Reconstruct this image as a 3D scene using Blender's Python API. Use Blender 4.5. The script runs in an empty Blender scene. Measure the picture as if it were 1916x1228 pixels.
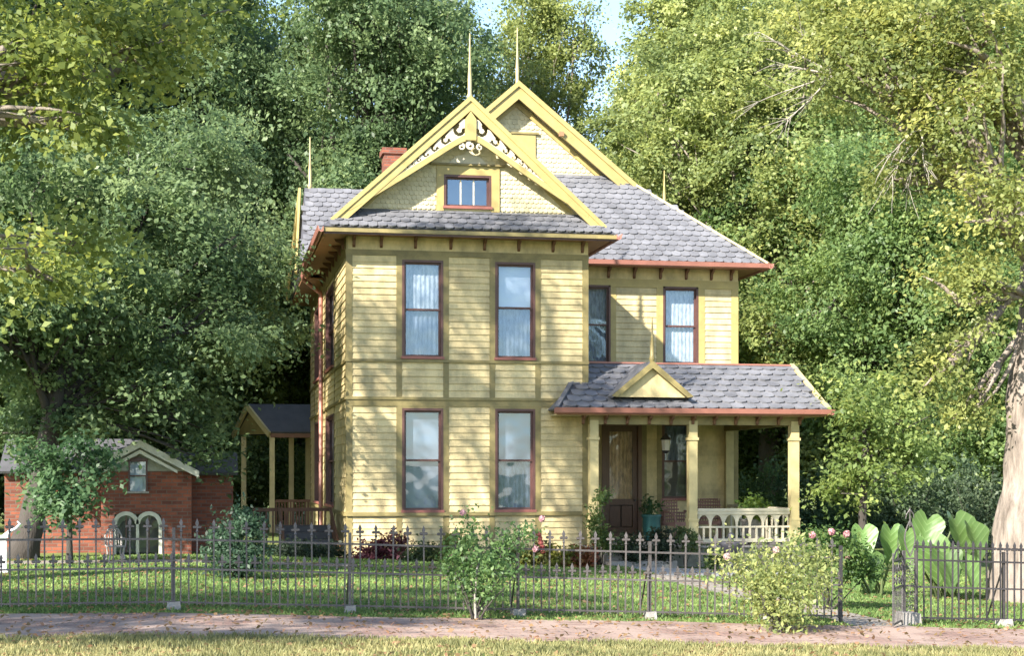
import bpy, bmesh, math, random
import numpy as np
from mathutils import Matrix, Vector

# ------------------------------------------------------------------ camera, world, sun, exposure
SC = bpy.context.scene
C = SC.collection
F_PX, CX, CY, H_EYE = 3000.0, 958.0, 888.0, 1.75      # measured in the 1916 x 1228 photograph
TH = math.atan(558.0 / F_PX)                            # the house front is turned 10.5 degrees
CT, ST = math.cos(TH), math.sin(TH)

cam_d = bpy.data.cameras.new('camera')
cam_d.lens = 36.0 * F_PX / 1916.0
cam_d.sensor_width = 36.0
cam_d.shift_y = (CY - 614.0) / 1916.0
cam_d.clip_start, cam_d.clip_end = 0.1, 3000.0
cam = bpy.data.objects.new('camera', cam_d)
cam.location = (0, 0, H_EYE)
cam.rotation_euler = (math.radians(90), 0, -TH)
C.objects.link(cam)
SC.camera = cam

SUN_AZ, SUN_EL = math.radians(49.0), math.radians(33.5)  # from the left, in front of the house
world = bpy.data.worlds.new('World')
SC.world = world
world.use_nodes = True
wn = world.node_tree.nodes
sky = wn.new('ShaderNodeTexSky')
sky.sky_type = 'NISHITA'
sky.sun_disc = False
sky.sun_elevation = SUN_EL
sky.sun_rotation = math.pi + SUN_AZ
sky.air_density, sky.dust_density, sky.ozone_density = 1.0, 0.5, 1.0
wn['Background'].inputs['Strength'].default_value = 0.115
world.node_tree.links.new(sky.outputs['Color'], wn['Background'].inputs['Color'])

sun_d = bpy.data.lights.new('sun', 'SUN')
sun_d.energy = 5.0
sun_d.angle = math.radians(0.55)
sun_d.color = (1.0, 0.94, 0.84)
sun = bpy.data.objects.new('sun', sun_d)
sdir = Vector((math.sin(SUN_AZ) * math.cos(SUN_EL), math.cos(SUN_AZ) * math.cos(SUN_EL), -math.sin(SUN_EL)))
sun.rotation_euler = sdir.to_track_quat('-Z', 'Y').to_euler()
sun.location = (-30, -20, 40)
C.objects.link(sun)

vs = SC.view_settings
vs.view_transform = 'Standard'
vs.look = 'None'
vs.exposure = 1.72
vs.gamma = 1.0
SC.render.engine = 'CYCLES'
SC.cycles.max_bounces = 7
SC.cycles.diffuse_bounces = 4
SC.cycles.transmission_bounces = 4
SC.cycles.transparent_max_bounces = 12
SC.cycles.sample_clamp_indirect = 6.0

R = random.Random(7)
NP = np.random.default_rng(11)

# ------------------------------------------------------------------ pixels to positions
def az(px): return TH + math.atan((px - CX) / F_PX)
def X_(px, Y): return Y * math.tan(az(px))
def dep(px, Y): return Y * CT + X_(px, Y) * ST
def Z_(px, py, Y): return H_EYE + (CY - py) * dep(px, Y) / F_PX
def W_(px, py, d):
    u = (px - CX) * d / F_PX
    return Vector((u * CT + d * ST, d * CT - u * ST, H_EYE + (CY - py) * d / F_PX))
def ground(x, y=0.0):
    return 0.08 - 0.036 * min(max(x, -0.6), 14.0)
def G_(px, py):                                         # where a pixel's ray meets the sloping ground
    d = 20.0
    for _ in range(12):
        p = W_(px, py, d)
        d = (H_EYE - ground(p.x)) * F_PX / (py - CY)
    p = W_(px, py, d)
    return Vector((p.x, p.y, ground(p.x)))
def on_ground(px, d):
    p = W_(px, 900, d)
    return Vector((p.x, p.y, ground(p.x)))

# ------------------------------------------------------------------ helpers
def wmat(o):
    m = o.matrix_basis.copy()
    if o.parent:
        m = wmat(o.parent) @ o.matrix_parent_inverse @ m
    return m
def link(o, parent=None):
    C.objects.link(o)
    if parent is not None:
        o.parent = parent
        o.matrix_parent_inverse = wmat(parent).inverted()
    return o
def tag(o, label=None, cat=None, group=None, kind=None):
    if label: o['label'] = label
    if cat: o['category'] = cat
    if group: o['group'] = group
    if kind: o['kind'] = kind
    return o
def thing(name, loc, label, cat, group=None, rz=0.0):
    o = bpy.data.objects.new(name, None)
    o.empty_display_size = 0.2
    o.location = loc
    o.rotation_euler = (0, 0, rz)
    C.objects.link(o)
    return tag(o, label, cat, group)
def inst(name, mesh, M, parent, mat=None):
    o = bpy.data.objects.new(name, mesh)
    o.matrix_basis = M
    return link(o, parent)

class Fr:                                               # a wall frame: u along the wall, n outwards, z up
    def __init__(s, o, u, n): s.o, s.u, s.n = Vector(o), Vector(u), Vector(n)
    def p(s, u, n, z): return s.o + s.u * u + s.n * n + Vector((0, 0, z))

class MB:
    def __init__(s): s.v, s.f, s.smooth = [], [], False
    def add(s, vs, fs):
        b = len(s.v)
        s.v += [tuple(v) for v in vs]
        s.f += [tuple(b + i for i in f) for f in fs]
        return s
    def hexa(s, p):
        return s.add(p, [(0, 3, 2, 1), (4, 5, 6, 7), (0, 1, 5, 4), (1, 2, 6, 5), (2, 3, 7, 6), (3, 0, 4, 7)])
    def box(s, x0, x1, y0, y1, z0, z1):
        return s.hexa([(x0, y0, z0), (x1, y0, z0), (x1, y1, z0), (x0, y1, z0), (x0, y0, z1), (x1, y0, z1), (x1, y1, z1), (x0, y1, z1)])
    def fbox(s, F, u0, u1, n0, n1, z0, z1):
        return s.hexa([F.p(u0, n0, z0), F.p(u1, n0, z0), F.p(u1, n1, z0), F.p(u0, n1, z0), F.p(u0, n0, z1), F.p(u1, n0, z1), F.p(u1, n1, z1), F.p(u0, n1, z1)])
    def bar(s, a, b, w, h, up=(0, 0, 1)):
        a, b = Vector(a), Vector(b)
        t = (b - a).normalized(); up = Vector(up)
        x = t.cross(up)
        if x.length < 1e-4: x = t.cross(Vector((1, 0, 0)))
        x.normalize(); y = x.cross(t).normalized()
        x *= w / 2; y *= h / 2
        return s.hexa([a - x - y, a + x - y, a + x + y, a - x + y, b - x - y, b + x - y, b + x + y, b - x + y])
    def slab(s, poly, nrm, t):                          # a flat plate: poly is its top, t its thickness
        n = Vector(nrm).normalized() * t; k = len(poly)
        a = [Vector(p) for p in poly]
        s.add(a + [p - n for p in a], [tuple(range(k)), tuple(range(2 * k - 1, k - 1, -1))] + [(i, k + i, k + (i + 1) % k, (i + 1) % k) for i in range(k)])
        return s
    def ext(s, F, poly, n0, n1):                        # a (u,z) outline pushed from n0 to n1
        k = len(poly)
        s.add([F.p(u, n0, z) for u, z in poly] + [F.p(u, n1, z) for u, z in poly],
              [tuple(range(k)), tuple(range(2 * k - 1, k - 1, -1))] + [(i, k + i, k + (i + 1) % k, (i + 1) % k) for i in range(k)])
        return s
    def tube(s, pts, rad, n=8, cap=True):
        pts = [Vector(p) for p in pts]
        if not hasattr(rad, '__len__'): rad = [rad] * len(pts)
        b = len(s.v); x = None
        for i, p in enumerate(pts):
            t = (pts[min(i + 1, len(pts) - 1)] - pts[max(i - 1, 0)]).normalized()
            if x is None:
                x = t.cross(Vector((0.31, 0.95, 0.05))).normalized()
            else:
                x = (x - t * x.dot(t)).normalized()
            y = t.cross(x)
            for k in range(n):
                a = 2 * math.pi * k / n
                s.v.append(tuple(p + (x * math.cos(a) + y * math.sin(a)) * rad[i]))
        for i in range(len(pts) - 1):
            for k in range(n):
                s.f.append((b + i * n + k, b + i * n + (k + 1) % n, b + (i + 1) * n + (k + 1) % n, b + (i + 1) * n + k))
        if cap:
            s.f.append(tuple(b + k for k in range(n))[::-1])
            s.f.append(tuple(b + (len(pts) - 1) * n + k for k in range(n)))
        return s
    def lathe(s, c, prof, n=12, axis=(0, 0, 1)):        # prof: (radius, height)
        c = Vector(c); b = len(s.v)
        for r, z in prof:
            for k in range(n):
                a = 2 * math.pi * k / n
                s.v.append((c.x + r * math.cos(a), c.y + r * math.sin(a), c.z + z))
        for i in range(len(prof) - 1):
            for k in range(n):
                s.f.append((b + i * n + k, b + i * n + (k + 1) % n, b + (i + 1) * n + (k + 1) % n, b + (i + 1) * n + k))
        s.f.append(tuple(b + k for k in range(n))[::-1])
        s.f.append(tuple(b + (len(prof) - 1) * n + k for k in range(n)))
        return s
    def mesh(s, name, mat, smooth=None):
        m = bpy.data.meshes.new(name)
        m.from_pydata(s.v, [], s.f)
        bm = bmesh.new(); bm.from_mesh(m)
        bmesh.ops.recalc_face_normals(bm, faces=bm.faces)
        bm.to_mesh(m); bm.free()
        if mat: m.materials.append(mat)
        if s.smooth if smooth is None else smooth:
            m.polygons.foreach_set('use_smooth', [True] * len(m.polygons))
        return m
    def build(s, name, mat, parent=None, smooth=None):
        return link(bpy.data.objects.new(name, s.mesh(name, mat, smooth)), parent)

# ------------------------------------------------------------------ materials
def new_mat(name):
    m = bpy.data.materials.new(name); m.use_nodes = True
    nt = m.node_tree
    return m, nt, nt.nodes, nt.links, nt.nodes['Principled BSDF']
def ramp(nodes, stops):
    r = nodes.new('ShaderNodeValToRGB')
    e = r.color_ramp.elements
    while len(e) < len(stops): e.new(0.5)
    for k, (p, c) in enumerate(stops):
        e[k].position = p; e[k].color = (*c, 1)
    return r
def paint(name, col, rough=0.55, var=0.18, scale=3.0, bump=0.15, bscale=60.0, objvar=0.08, metal=0.0, col2=None, stretch=(1, 1, 1), isl=0.0):
    """A painted or natural surface: base colour with uneven wear, fine relief and a little difference between pieces."""
    col = tuple(v * 0.86 for v in col)
    col2 = tuple(v * 0.86 for v in col2) if col2 else None
    m, nt, N, L, B = new_mat(name)
    g = N.new('ShaderNodeNewGeometry')
    mp = N.new('ShaderNodeMapping'); mp.inputs['Scale'].default_value = stretch
    L.new(g.outputs['Position'], mp.inputs['Vector'])
    n1 = N.new('ShaderNodeTexNoise'); n1.inputs['Scale'].default_value = scale; n1.inputs['Detail'].default_value = 6
    n1.inputs['Roughness'].default_value = 0.65
    L.new(mp.outputs[0], n1.inputs['Vector'])
    c2 = col2 or tuple(c * 0.55 for c in col)
    lo = tuple(a * (1 - var) + b * var for a, b in zip(col, c2)) if not col2 else col2
    hi = tuple(min(1, c * (1 + var * 0.5)) for c in col)
    r = ramp(N, [(0.3, lo), (0.62, hi)])
    L.new(n1.outputs['Fac'], r.inputs[0])
    oi = N.new('ShaderNodeObjectInfo')
    mr = N.new('ShaderNodeMapRange')
    mr.inputs['To Min'].default_value = 1 - objvar; mr.inputs['To Max'].default_value = 1 + objvar
    L.new(oi.outputs['Random'], mr.inputs['Value'])
    hs = N.new('ShaderNodeHueSaturation')
    L.new(mr.outputs[0], hs.inputs['Value']); L.new(r.outputs[0], hs.inputs['Color'])
    out = hs.outputs[0]
    if isl:
        m2 = N.new('ShaderNodeMapRange'); m2.inputs['To Min'].default_value = 1 - isl; m2.inputs['To Max'].default_value = 1 + isl
        L.new(g.outputs['Random Per Island'], m2.inputs['Value'])
        h2 = N.new('ShaderNodeHueSaturation'); L.new(m2.outputs[0], h2.inputs['Value']); L.new(out, h2.inputs['Color'])
        out = h2.outputs[0]
    L.new(out, B.inputs['Base Color'])
    B.inputs['Roughness'].default_value = rough; B.inputs['Metallic'].default_value = metal
    if bump:
        n2 = N.new('ShaderNodeTexNoise'); n2.inputs['Scale'].default_value = bscale; n2.inputs['Detail'].default_value = 4
        L.new(mp.outputs[0], n2.inputs['Vector'])
        b = N.new('ShaderNodeBump'); b.inputs['Strength'].default_value = bump; b.inputs['Distance'].default_value = 0.02
        L.new(n2.outputs['Fac'], b.inputs['Height']); L.new(b.outputs[0], B.inputs['Normal'])
    return m

M = {}
M['siding'] = paint('siding_paint', (0.53, 0.427, 0.222), 0.55, 0.75, 2.6, 0.2, 30, 0.09, stretch=(1.0, 1.0, 0.55))
M['gable_shingle'] = paint('gable_shingle_paint', (0.61, 0.53, 0.33), 0.6, 0.35, 5, 0.15, 40, 0.1, isl=0.1)
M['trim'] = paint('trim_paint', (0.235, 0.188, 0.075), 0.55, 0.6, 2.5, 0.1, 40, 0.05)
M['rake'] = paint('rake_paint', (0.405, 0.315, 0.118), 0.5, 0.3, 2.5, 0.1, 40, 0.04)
M['cream'] = paint('cream_paint', (0.62, 0.55, 0.41), 0.5, 0.25, 4, 0.1, 40, 0.05)
M['post'] = paint('post_paint', (0.48, 0.40, 0.20), 0.5, 0.3, 3, 0.1, 40, 0.05)
M['sash'] = paint('sash_paint', (0.10, 0.045, 0.038), 0.45, 0.3, 5, 0.1, 40, 0.1)
M['sill'] = paint('sill_paint', (0.30, 0.11, 0.085), 0.5, 0.3, 5, 0.1, 40, 0.1)
M['gutter'] = paint('gutter_paint', (0.36, 0.155, 0.12), 0.42, 0.3, 2.0, 0.08, 30, 0.06)
M['soffit'] = paint('soffit_paint', (0.33, 0.17, 0.085), 0.6, 0.3, 3, 0.1, 40, 0.08)
M['bracket'] = paint('bracket_paint', (0.16, 0.075, 0.04), 0.6, 0.3, 3, 0.1, 40, 0.08)
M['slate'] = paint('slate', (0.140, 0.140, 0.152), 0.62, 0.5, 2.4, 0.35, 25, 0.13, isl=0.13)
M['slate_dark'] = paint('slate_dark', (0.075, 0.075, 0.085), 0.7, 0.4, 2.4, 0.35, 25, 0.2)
M['underlay'] = paint('roof_underlay', (0.07, 0.07, 0.08), 0.8, 0.3, 3, 0.2, 30)
M['foundation'] = paint('foundation_stone', (0.22, 0.21, 0.17), 0.85, 0.5, 6, 0.6, 30)
M['door'] = paint('door_wood', (0.13, 0.062, 0.034), 0.4, 0.5, 6, 0.2, 30, 0.1, stretch=(6, 6, 0.6))
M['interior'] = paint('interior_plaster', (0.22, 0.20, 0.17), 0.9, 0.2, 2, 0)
M['deck'] = paint('deck_boards', (0.30, 0.27, 0.24), 0.7, 0.4, 4, 0.2, 30, 0.1)
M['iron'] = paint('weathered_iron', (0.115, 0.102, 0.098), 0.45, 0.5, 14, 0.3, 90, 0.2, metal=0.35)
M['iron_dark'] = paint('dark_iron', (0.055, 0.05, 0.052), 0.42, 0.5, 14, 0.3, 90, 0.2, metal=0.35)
M['stone'] = paint('pale_stone', (0.29, 0.27, 0.25), 0.85, 0.4, 8, 0.5, 40, 0.12)
M['whitewood'] = paint('white_wood', (0.74, 0.74, 0.74), 0.6, 0.35, 6, 0.2, 40)
M['wicker'] = paint('wicker', (0.27, 0.15, 0.12), 0.7, 0.4, 20, 0.4, 120, 0.1)
M['pot_teal'] = paint('teal_glaze', (0.05, 0.16, 0.15), 0.25, 0.3, 5, 0.05)
M['pot_dark'] = paint('dark_cast_iron', (0.05, 0.05, 0.06), 0.5, 0.3, 8, 0.2)
M['bark_pale'] = paint('pale_bark', (0.23, 0.19, 0.158), 0.9, 0.5, 3.2, 1.0, 12, 0.05, col2=(0.085, 0.066, 0.052), stretch=(2.6, 2.6, 0.45))
M['bark_dark'] = paint('dark_bark', (0.05, 0.042, 0.036), 0.95, 0.5, 3, 1.0, 14, 0.05, stretch=(2.2, 2.2, 0.5))
M['bark_grey'] = paint('grey_bark', (0.20, 0.17, 0.14), 0.95, 0.5, 3, 1.0, 14, 0.05, stretch=(2.2, 2.2, 0.5))
M['twig'] = paint('dry_twig', (0.30, 0.27, 0.23), 0.9, 0.3, 3, 0.2)
M['stem'] = paint('green_stem', (0.10, 0.13, 0.05), 0.7, 0.3, 6, 0.1)
M['lamp_glass'] = paint('frosted_glass', (0.55, 0.52, 0.45), 0.3, 0.2, 6, 0)

def brick_mat(name, c1, c2, mortar, bw, bh, horizontal=False, fade=None):
    m, nt, N, L, B = new_mat(name)
    g = N.new('ShaderNodeNewGeometry')
    sp = N.new('ShaderNodeSeparateXYZ'); L.new(g.outputs['Position'], sp.inputs[0])
    cb = N.new('ShaderNodeCombineXYZ')
    if horizontal:
        L.new(sp.outputs['X'], cb.inputs[0]); L.new(sp.outputs['Y'], cb.inputs[1])
    else:
        ad = N.new('ShaderNodeMath'); L.new(sp.outputs['X'], ad.inputs[0]); L.new(sp.outputs['Y'], ad.inputs[1])
        L.new(ad.outputs[0], cb.inputs[0]); L.new(sp.outputs['Z'], cb.inputs[1])
    bt = N.new('ShaderNodeTexBrick')
    bt.inputs['Scale'].default_value = 1.0
    bt.inputs['Brick Width'].default_value = bw; bt.inputs['Row Height'].default_value = bh
    bt.inputs['Mortar Size'].default_value = 0.010; bt.inputs['Mortar Smooth'].default_value = 0.2
    bt.inputs['Color1'].default_value = (*c1, 1); bt.inputs['Color2'].default_value = (*c2, 1); bt.inputs['Mortar'].default_value = (*mortar, 1)
    L.new(cb.outputs[0], bt.inputs['Vector'])
    nz = N.new('ShaderNodeTexNoise'); nz.inputs['Scale'].default_value = 1.6; nz.inputs['Detail'].default_value = 8; nz.inputs['Roughness'].default_value = 0.7
    L.new(g.outputs['Position'], nz.inputs['Vector'])
    col = bt.outputs['Color']
    mx = N.new('ShaderNodeMix'); mx.data_type = 'RGBA'; mx.blend_type = 'MULTIPLY'
    mx.inputs['Factor'].default_value = 1
    r = ramp(N, [(0.3, (0.62, 0.6, 0.58)), (0.7, (1.15, 1.12, 1.08))]); L.new(nz.outputs['Fac'], r.inputs[0])
    L.new(col, mx.inputs['A']); L.new(r.outputs[0], mx.inputs['B'])
    out = mx.outputs['Result']
    if fade:                                            # dust and soil lying over the paving in patches
        n3 = N.new('ShaderNodeTexNoise'); n3.inputs['Scale'].default_value = 0.9; n3.inputs['Detail'].default_value = 7; n3.inputs['Roughness'].default_value = 0.7
        L.new(g.outputs['Position'], n3.inputs['Vector'])
        r3 = ramp(N, [(0.40, (0, 0, 0)), (0.56, (0.85, 0.85, 0.85))]); L.new(n3.outputs['Fac'], r3.inputs[0])
        m3 = N.new('ShaderNodeMix'); m3.data_type = 'RGBA'
        L.new(r3.outputs[0], m3.inputs['Factor']); L.new(out, m3.inputs['A']); m3.inputs['B'].default_value = (*fade, 1)
        out = m3.outputs['Result']
    L.new(out, B.inputs['Base Color'])
    B.inputs['Roughness'].default_value = 0.85
    b = N.new('ShaderNodeBump'); b.inputs['Strength'].default_value = 0.6; b.inputs['Distance'].default_value = 0.01
    iv = N.new('ShaderNodeMath'); iv.operation = 'SUBTRACT'; iv.inputs[0].default_value = 1; L.new(bt.outputs['Fac'], iv.inputs[1])
    L.new(iv.outputs[0], b.inputs['Height']); L.new(b.outputs[0], B.inputs['Normal'])
    return m
M['brick'] = brick_mat('red_brick', (0.27, 0.08, 0.042), (0.14, 0.042, 0.026), (0.15, 0.095, 0.075), 0.21, 0.075)
M['walk_brick'] = brick_mat('walk_brick', (0.30, 0.185, 0.15), (0.205, 0.122, 0.10), (0.11, 0.09, 0.075), 0.21, 0.105, True, (0.32, 0.235, 0.19))

def ground_mat(name, stops, scale=0.5, rough=0.95, bump=0.6, bscale=30):
    m, nt, N, L, B = new_mat(name)
    g = N.new('ShaderNodeNewGeometry')
    n1 = N.new('ShaderNodeTexNoise'); n1.inputs['Scale'].default_value = scale; n1.inputs['Detail'].default_value = 9; n1.inputs['Roughness'].default_value = 0.7
    L.new(g.outputs['Position'], n1.inputs['Vector'])
    r = ramp(N, stops); L.new(n1.outputs['Fac'], r.inputs[0])
    n2 = N.new('ShaderNodeTexNoise'); n2.inputs['Scale'].default_value = bscale; n2.inputs['Detail'].default_value = 5
    L.new(g.outputs['Position'], n2.inputs['Vector'])
    mx = N.new('ShaderNodeMix'); mx.data_type = 'RGBA'; mx.blend_type = 'MULTIPLY'; mx.inputs['Factor'].default_value = 0.8
    r2 = ramp(N, [(0.3, (0.55, 0.55, 0.5)), (0.7, (1.2, 1.2, 1.15))]); L.new(n2.outputs['Fac'], r2.inputs[0])
    L.new(r.outputs[0], mx.inputs['A']); L.new(r2.outputs[0], mx.inputs['B'])
    L.new(mx.outputs['Result'], B.inputs['Base Color'])
    B.inputs['Roughness'].default_value = rough; B.inputs['Specular IOR Level'].default_value = 0.15
    b = N.new('ShaderNodeBump'); b.inputs['Strength'].default_value = bump; b.inputs['Distance'].default_value = 0.03
    L.new(n2.outputs['Fac'], b.inputs['Height']); L.new(b.outputs[0], B.inputs['Normal'])
    return m
M['lawn'] = ground_mat('lawn_soil', [(0.35, (0.085, 0.13, 0.035)), (0.5, (0.13, 0.17, 0.05)), (0.68, (0.22, 0.21, 0.09))])
M['dirt'] = ground_mat('bed_soil', [(0.35, (0.07, 0.05, 0.035)), (0.65, (0.15, 0.115, 0.08))], 2.0)
M['paving'] = ground_mat('pale_paving', [(0.35, (0.25, 0.26, 0.28)), (0.65, (0.36, 0.36, 0.37))], 2.5, bump=0.3)
M['gravel'] = ground_mat('path_gravel', [(0.35, (0.20, 0.18, 0.16)), (0.65, (0.33, 0.29, 0.26))], 2.0)

def leaf_mat(name, trans=0.5, gloss=0.45):
    """Leaves: object colour sets the species, a stored number the single leaf."""
    m, nt, N, L, B = new_mat(name)
    oi = N.new('ShaderNodeObjectInfo')
    at = N.new('ShaderNodeAttribute'); at.attribute_name = 'tint'
    hs = N.new('ShaderNodeHueSaturation')
    L.new(oi.outputs['Color'], hs.inputs['Color'])
    v = N.new('ShaderNodeMapRange'); v.inputs['To Min'].default_value = 0.55; v.inputs['To Max'].default_value = 1.5
    L.new(at.outputs['Fac'], v.inputs['Value']); L.new(v.outputs[0], hs.inputs['Value'])
    h = N.new('ShaderNodeMapRange'); h.inputs['To Min'].default_value = 0.522; h.inputs['To Max'].default_value = 0.47
    L.new(at.outputs['Fac'], h.inputs['Value']); L.new(h.outputs[0], hs.inputs['Hue'])
    L.new(hs.outputs[0], B.inputs['Base Color'])
    B.inputs['Roughness'].default_value = gloss
    B.inputs['Specular IOR Level'].default_value = 0.3
    tr = N.new('ShaderNodeBsdfTranslucent')
    h2 = N.new('ShaderNodeHueSaturation'); h2.inputs['Hue'].default_value = 0.485; h2.inputs['Saturation'].default_value = 1.1; h2.inputs['Value'].default_value = 1.5
    L.new(hs.outputs[0], h2.inputs['Color']); L.new(h2.outputs[0], tr.inputs['Color'])
    ms = N.new('ShaderNodeMixShader'); ms.inputs[0].default_value = trans
    L.new(B.outputs[0], ms.inputs[1]); L.new(tr.outputs[0], ms.inputs[2])
    L.new(ms.outputs[0], N['Material Output'].inputs['Surface'])
    return m
M['leaf'] = leaf_mat('leaf')
M['grass'] = leaf_mat('grass_blade', 0.3, 0.6)
M['petal'] = leaf_mat('petal', 0.25, 0.6)

def glass_mat(name, refl=0.3, tint=(0.93, 0.97, 1.0)):
    m, nt, N, L, B = new_mat(name)
    tr = N.new('ShaderNodeBsdfTransparent'); tr.inputs[0].default_value = (*tint, 1)
    gl = N.new('ShaderNodeBsdfGlossy'); gl.inputs['Roughness'].default_value = 0.03; gl.inputs['Color'].default_value = (0.62, 0.78, 1, 1)
    nz = N.new('ShaderNodeTexNoise'); nz.inputs['Scale'].default_value = 2.2; nz.inputs['Detail'].default_value = 1
    g = N.new('ShaderNodeNewGeometry'); L.new(g.outputs['Position'], nz.inputs['Vector'])
    b = N.new('ShaderNodeBump'); b.inputs['Strength'].default_value = 0.13; b.inputs['Distance'].default_value = 0.05
    L.new(nz.outputs['Fac'], b.inputs['Height']); L.new(b.outputs[0], gl.inputs['Normal'])
    ms = N.new('ShaderNodeMixShader'); ms.inputs[0].default_value = refl
    L.new(tr.outputs[0], ms.inputs[1]); L.new(gl.outputs[0], ms.inputs[2])
    L.new(ms.outputs[0], N['Material Output'].inputs['Surface'])
    return m
M['glass'] = glass_mat('old_window_glass', 0.15)
M['glass_porch'] = glass_mat('porch_window_glass', 0.07)
M['glass_attic'] = glass_mat('attic_glass', 0.22)
def curtain_mat(name, col, lace):
    m, nt, N, L, B = new_mat(name)
    B.inputs['Roughness'].default_value = 0.9
    g = N.new('ShaderNodeNewGeometry')
    if lace:
        mp = N.new('ShaderNodeMapping'); mp.inputs['Scale'].default_value = (18, 18, 5)
        L.new(g.outputs['Position'], mp.inputs[0])
        n = N.new('ShaderNodeTexNoise'); n.inputs['Scale'].default_value = 1.0; n.inputs['Detail'].default_value = 5; n.inputs['Roughness'].default_value = 0.7
        L.new(mp.outputs[0], n.inputs['Vector'])
        r = ramp(N, [(0.34, tuple(c * 0.42 for c in col)), (0.62, col)])
        L.new(n.outputs['Fac'], r.inputs[0]); L.new(r.outputs[0], B.inputs['Base Color'])
    else:
        B.inputs['Base Color'].default_value = (*col, 1)
    return m
M['lace'] = curtain_mat('lace_curtain', (0.38, 0.41, 0.44), True)
M['sheer'] = curtain_mat('sheer_curtain', (0.17, 0.20, 0.26), True)
M['pane_haze'] = curtain_mat('painted_pane_haze', (0.15, 0.18, 0.235), False)  # bluish haze of the lower panes, put into a flat sheet's colour
M['glass_low'] = glass_mat('lower_window_glass', 0.16)
M['blind'] = curtain_mat('roller_blind', (0.42, 0.47, 0.55), False)
M['door_art'] = curtain_mat('door_curtain', (0.75, 0.50, 0.27), True)

# ------------------------------------------------------------------ the ground, the walks
def sheet(name, x0, x1, y0, y1, lift, mat, kind='structure', jag=0.0, step=None):
    xs = sorted({x0, x1, *[x for x in (-0.6, 14.0) if x0 < x < x1]})
    if step:
        xs = sorted(set(xs) | {x0 + step * k for k in range(1, int((x1 - x0) / step))})
    vs, fs = [], []
    for x in xs:
        vs += [(x, y0 + R.uniform(-jag, jag), ground(x) + lift), (x, y1 + R.uniform(-jag, jag), ground(x) + lift)]
    for k in range(len(xs) - 1):
        fs.append((2 * k, 2 * k + 2, 2 * k + 3, 2 * k + 1))
    o = MB().add(vs, fs).build(name, mat)
    return tag(o, kind=kind)
sheet('ground', -1500, 1500, -300, 2000, 0.0, M['lawn'])
sheet('brick_pavement', -80, 80, 16.75, 19.5, 0.008, M['walk_brick'], jag=0.13, step=0.45)
sheet('garden_path', 8.15, 8.98, 18.8, 30.5, 0.004, M['gravel'], jag=0.03, step=0.4)
sheet('side_path', -6.0, 2.7, 30.3, 31.6, 0.005, M['gravel'], jag=0.08, step=0.5)
sheet('flower_bed', 2.6, 8.4, 33.2, 34.62, 0.006, M['dirt'], jag=0.08, step=0.4)
sheet('porch_walk', 8.6, 12.2, 30.2, 33.2, 0.007, M['paving'], jag=0.08, step=0.4)

# ------------------------------------------------------------------ the yellow house
YW, YM, XL, XWR, XMR, YB = 34.7, 38.8, 2.84, 8.14, 12.99, 47.7
house = thing('yellow_house', (5.5, YW, ground(5.5)), 'two storey yellow clapboard Victorian house with steep gables and a columned porch', 'house')
FW = Fr((0, YW, 0), (1, 0, 0), (0, -1, 0))
FM = Fr((0, YM, 0), (1, 0, 0), (0, -1, 0))
FL = Fr((XL, 0, 0), (0, 1, 0), (-1, 0, 0))

def wall(F, u0, u1, z0, z1, holes=(), th=0.14):
    us = sorted({u0, u1, *[h[0] for h in holes], *[h[1] for h in holes]})
    zs = sorted({z0, z1, *[h[2] for h in holes], *[h[3] for h in holes]})
    m = MB()
    for a, b in zip(us, us[1:]):
        for c, d in zip(zs, zs[1:]):
            if any(h[0] - 1e-6 <= a and b <= h[1] + 1e-6 and h[2] - 1e-6 <= c and d <= h[3] + 1e-6 for h in holes): continue
            m.fbox(F, a, b, -th, 0, c, d)
    return m.build('wall', M['siding'], house)

# one wedge-shaped board, shared by every clapboard
cb = MB().hexa([(0, 0, 0), (1, 0, 0), (1, -1, 0), (0, -1, 0), (0, 0, 1), (1, 0, 1), (1, -0.2, 1), (0, -0.2, 1)]).mesh('clapboard', M['siding'])
BOARDS = []
def boards(F, par, u0, u1, z0, z1, pitch=0.14):
    n = max(1, round((z1 - z0) / pitch)); p = (z1 - z0) / n
    rot = Matrix.Identity(3) if abs(F.u.x) > 0.5 else Matrix(((0, 1, 0), (1, 0, 0), (0, 0, 1)))
    for k in range(n):
        o = F.p(u0, 0.001 + R.uniform(0, 0.004), z0 + k * p + R.uniform(-0.003, 0.003))
        S = Matrix.Diagonal((u1 - u0, 0.03, p * 1.06 if k < n - 1 else p, 1))
        if abs(F.u.x) > 0.5: Mx = Matrix.Translation(o) @ S
        else:
            Q = Matrix(((0, 1, 0, 0), (1, 0, 0, 0), (0, 0, 1, 0), (0, 0, 0, 1)))
            Mx = Matrix.Translation(o) @ Q @ S
        vis = (u1 - u0) * p / (o.y ** 2) * (1.0 if abs(F.u.x) > 0.5 else 0.16)
        BOARDS.append((vis, Mx, par))
def trim(F, par, u0, u1, z0, z1, t=0.034, mat='trim', name='trim_board'):
    return MB().fbox(F, u0, u1, 0.0, t, z0, z1).build(name, M[mat], par)

def curtain(F, u0, u1, n, z0, z1, mat, par, wavy=0.02, name='curtain'):
    k = max(2, int((u1 - u0) / 0.018)) if wavy else 1
    vs, fs = [], []
    ph = R.uniform(0, 6)
    for i in range(k + 1):
        u = u0 + (u1 - u0) * i / k
        w = wavy * (math.sin(u * 62 + ph) + 0.5 * math.sin(u * 151 + ph)) if wavy else 0
        vs += [F.p(u, n + w, z0), F.p(u, n + w, z1)]
    for i in range(k):
        fs.append((2 * i, 2 * i + 2, 2 * i + 3, 2 * i + 1))
    return MB().add(vs, fs).build(name, M[mat], par, smooth=bool(wavy))

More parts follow.
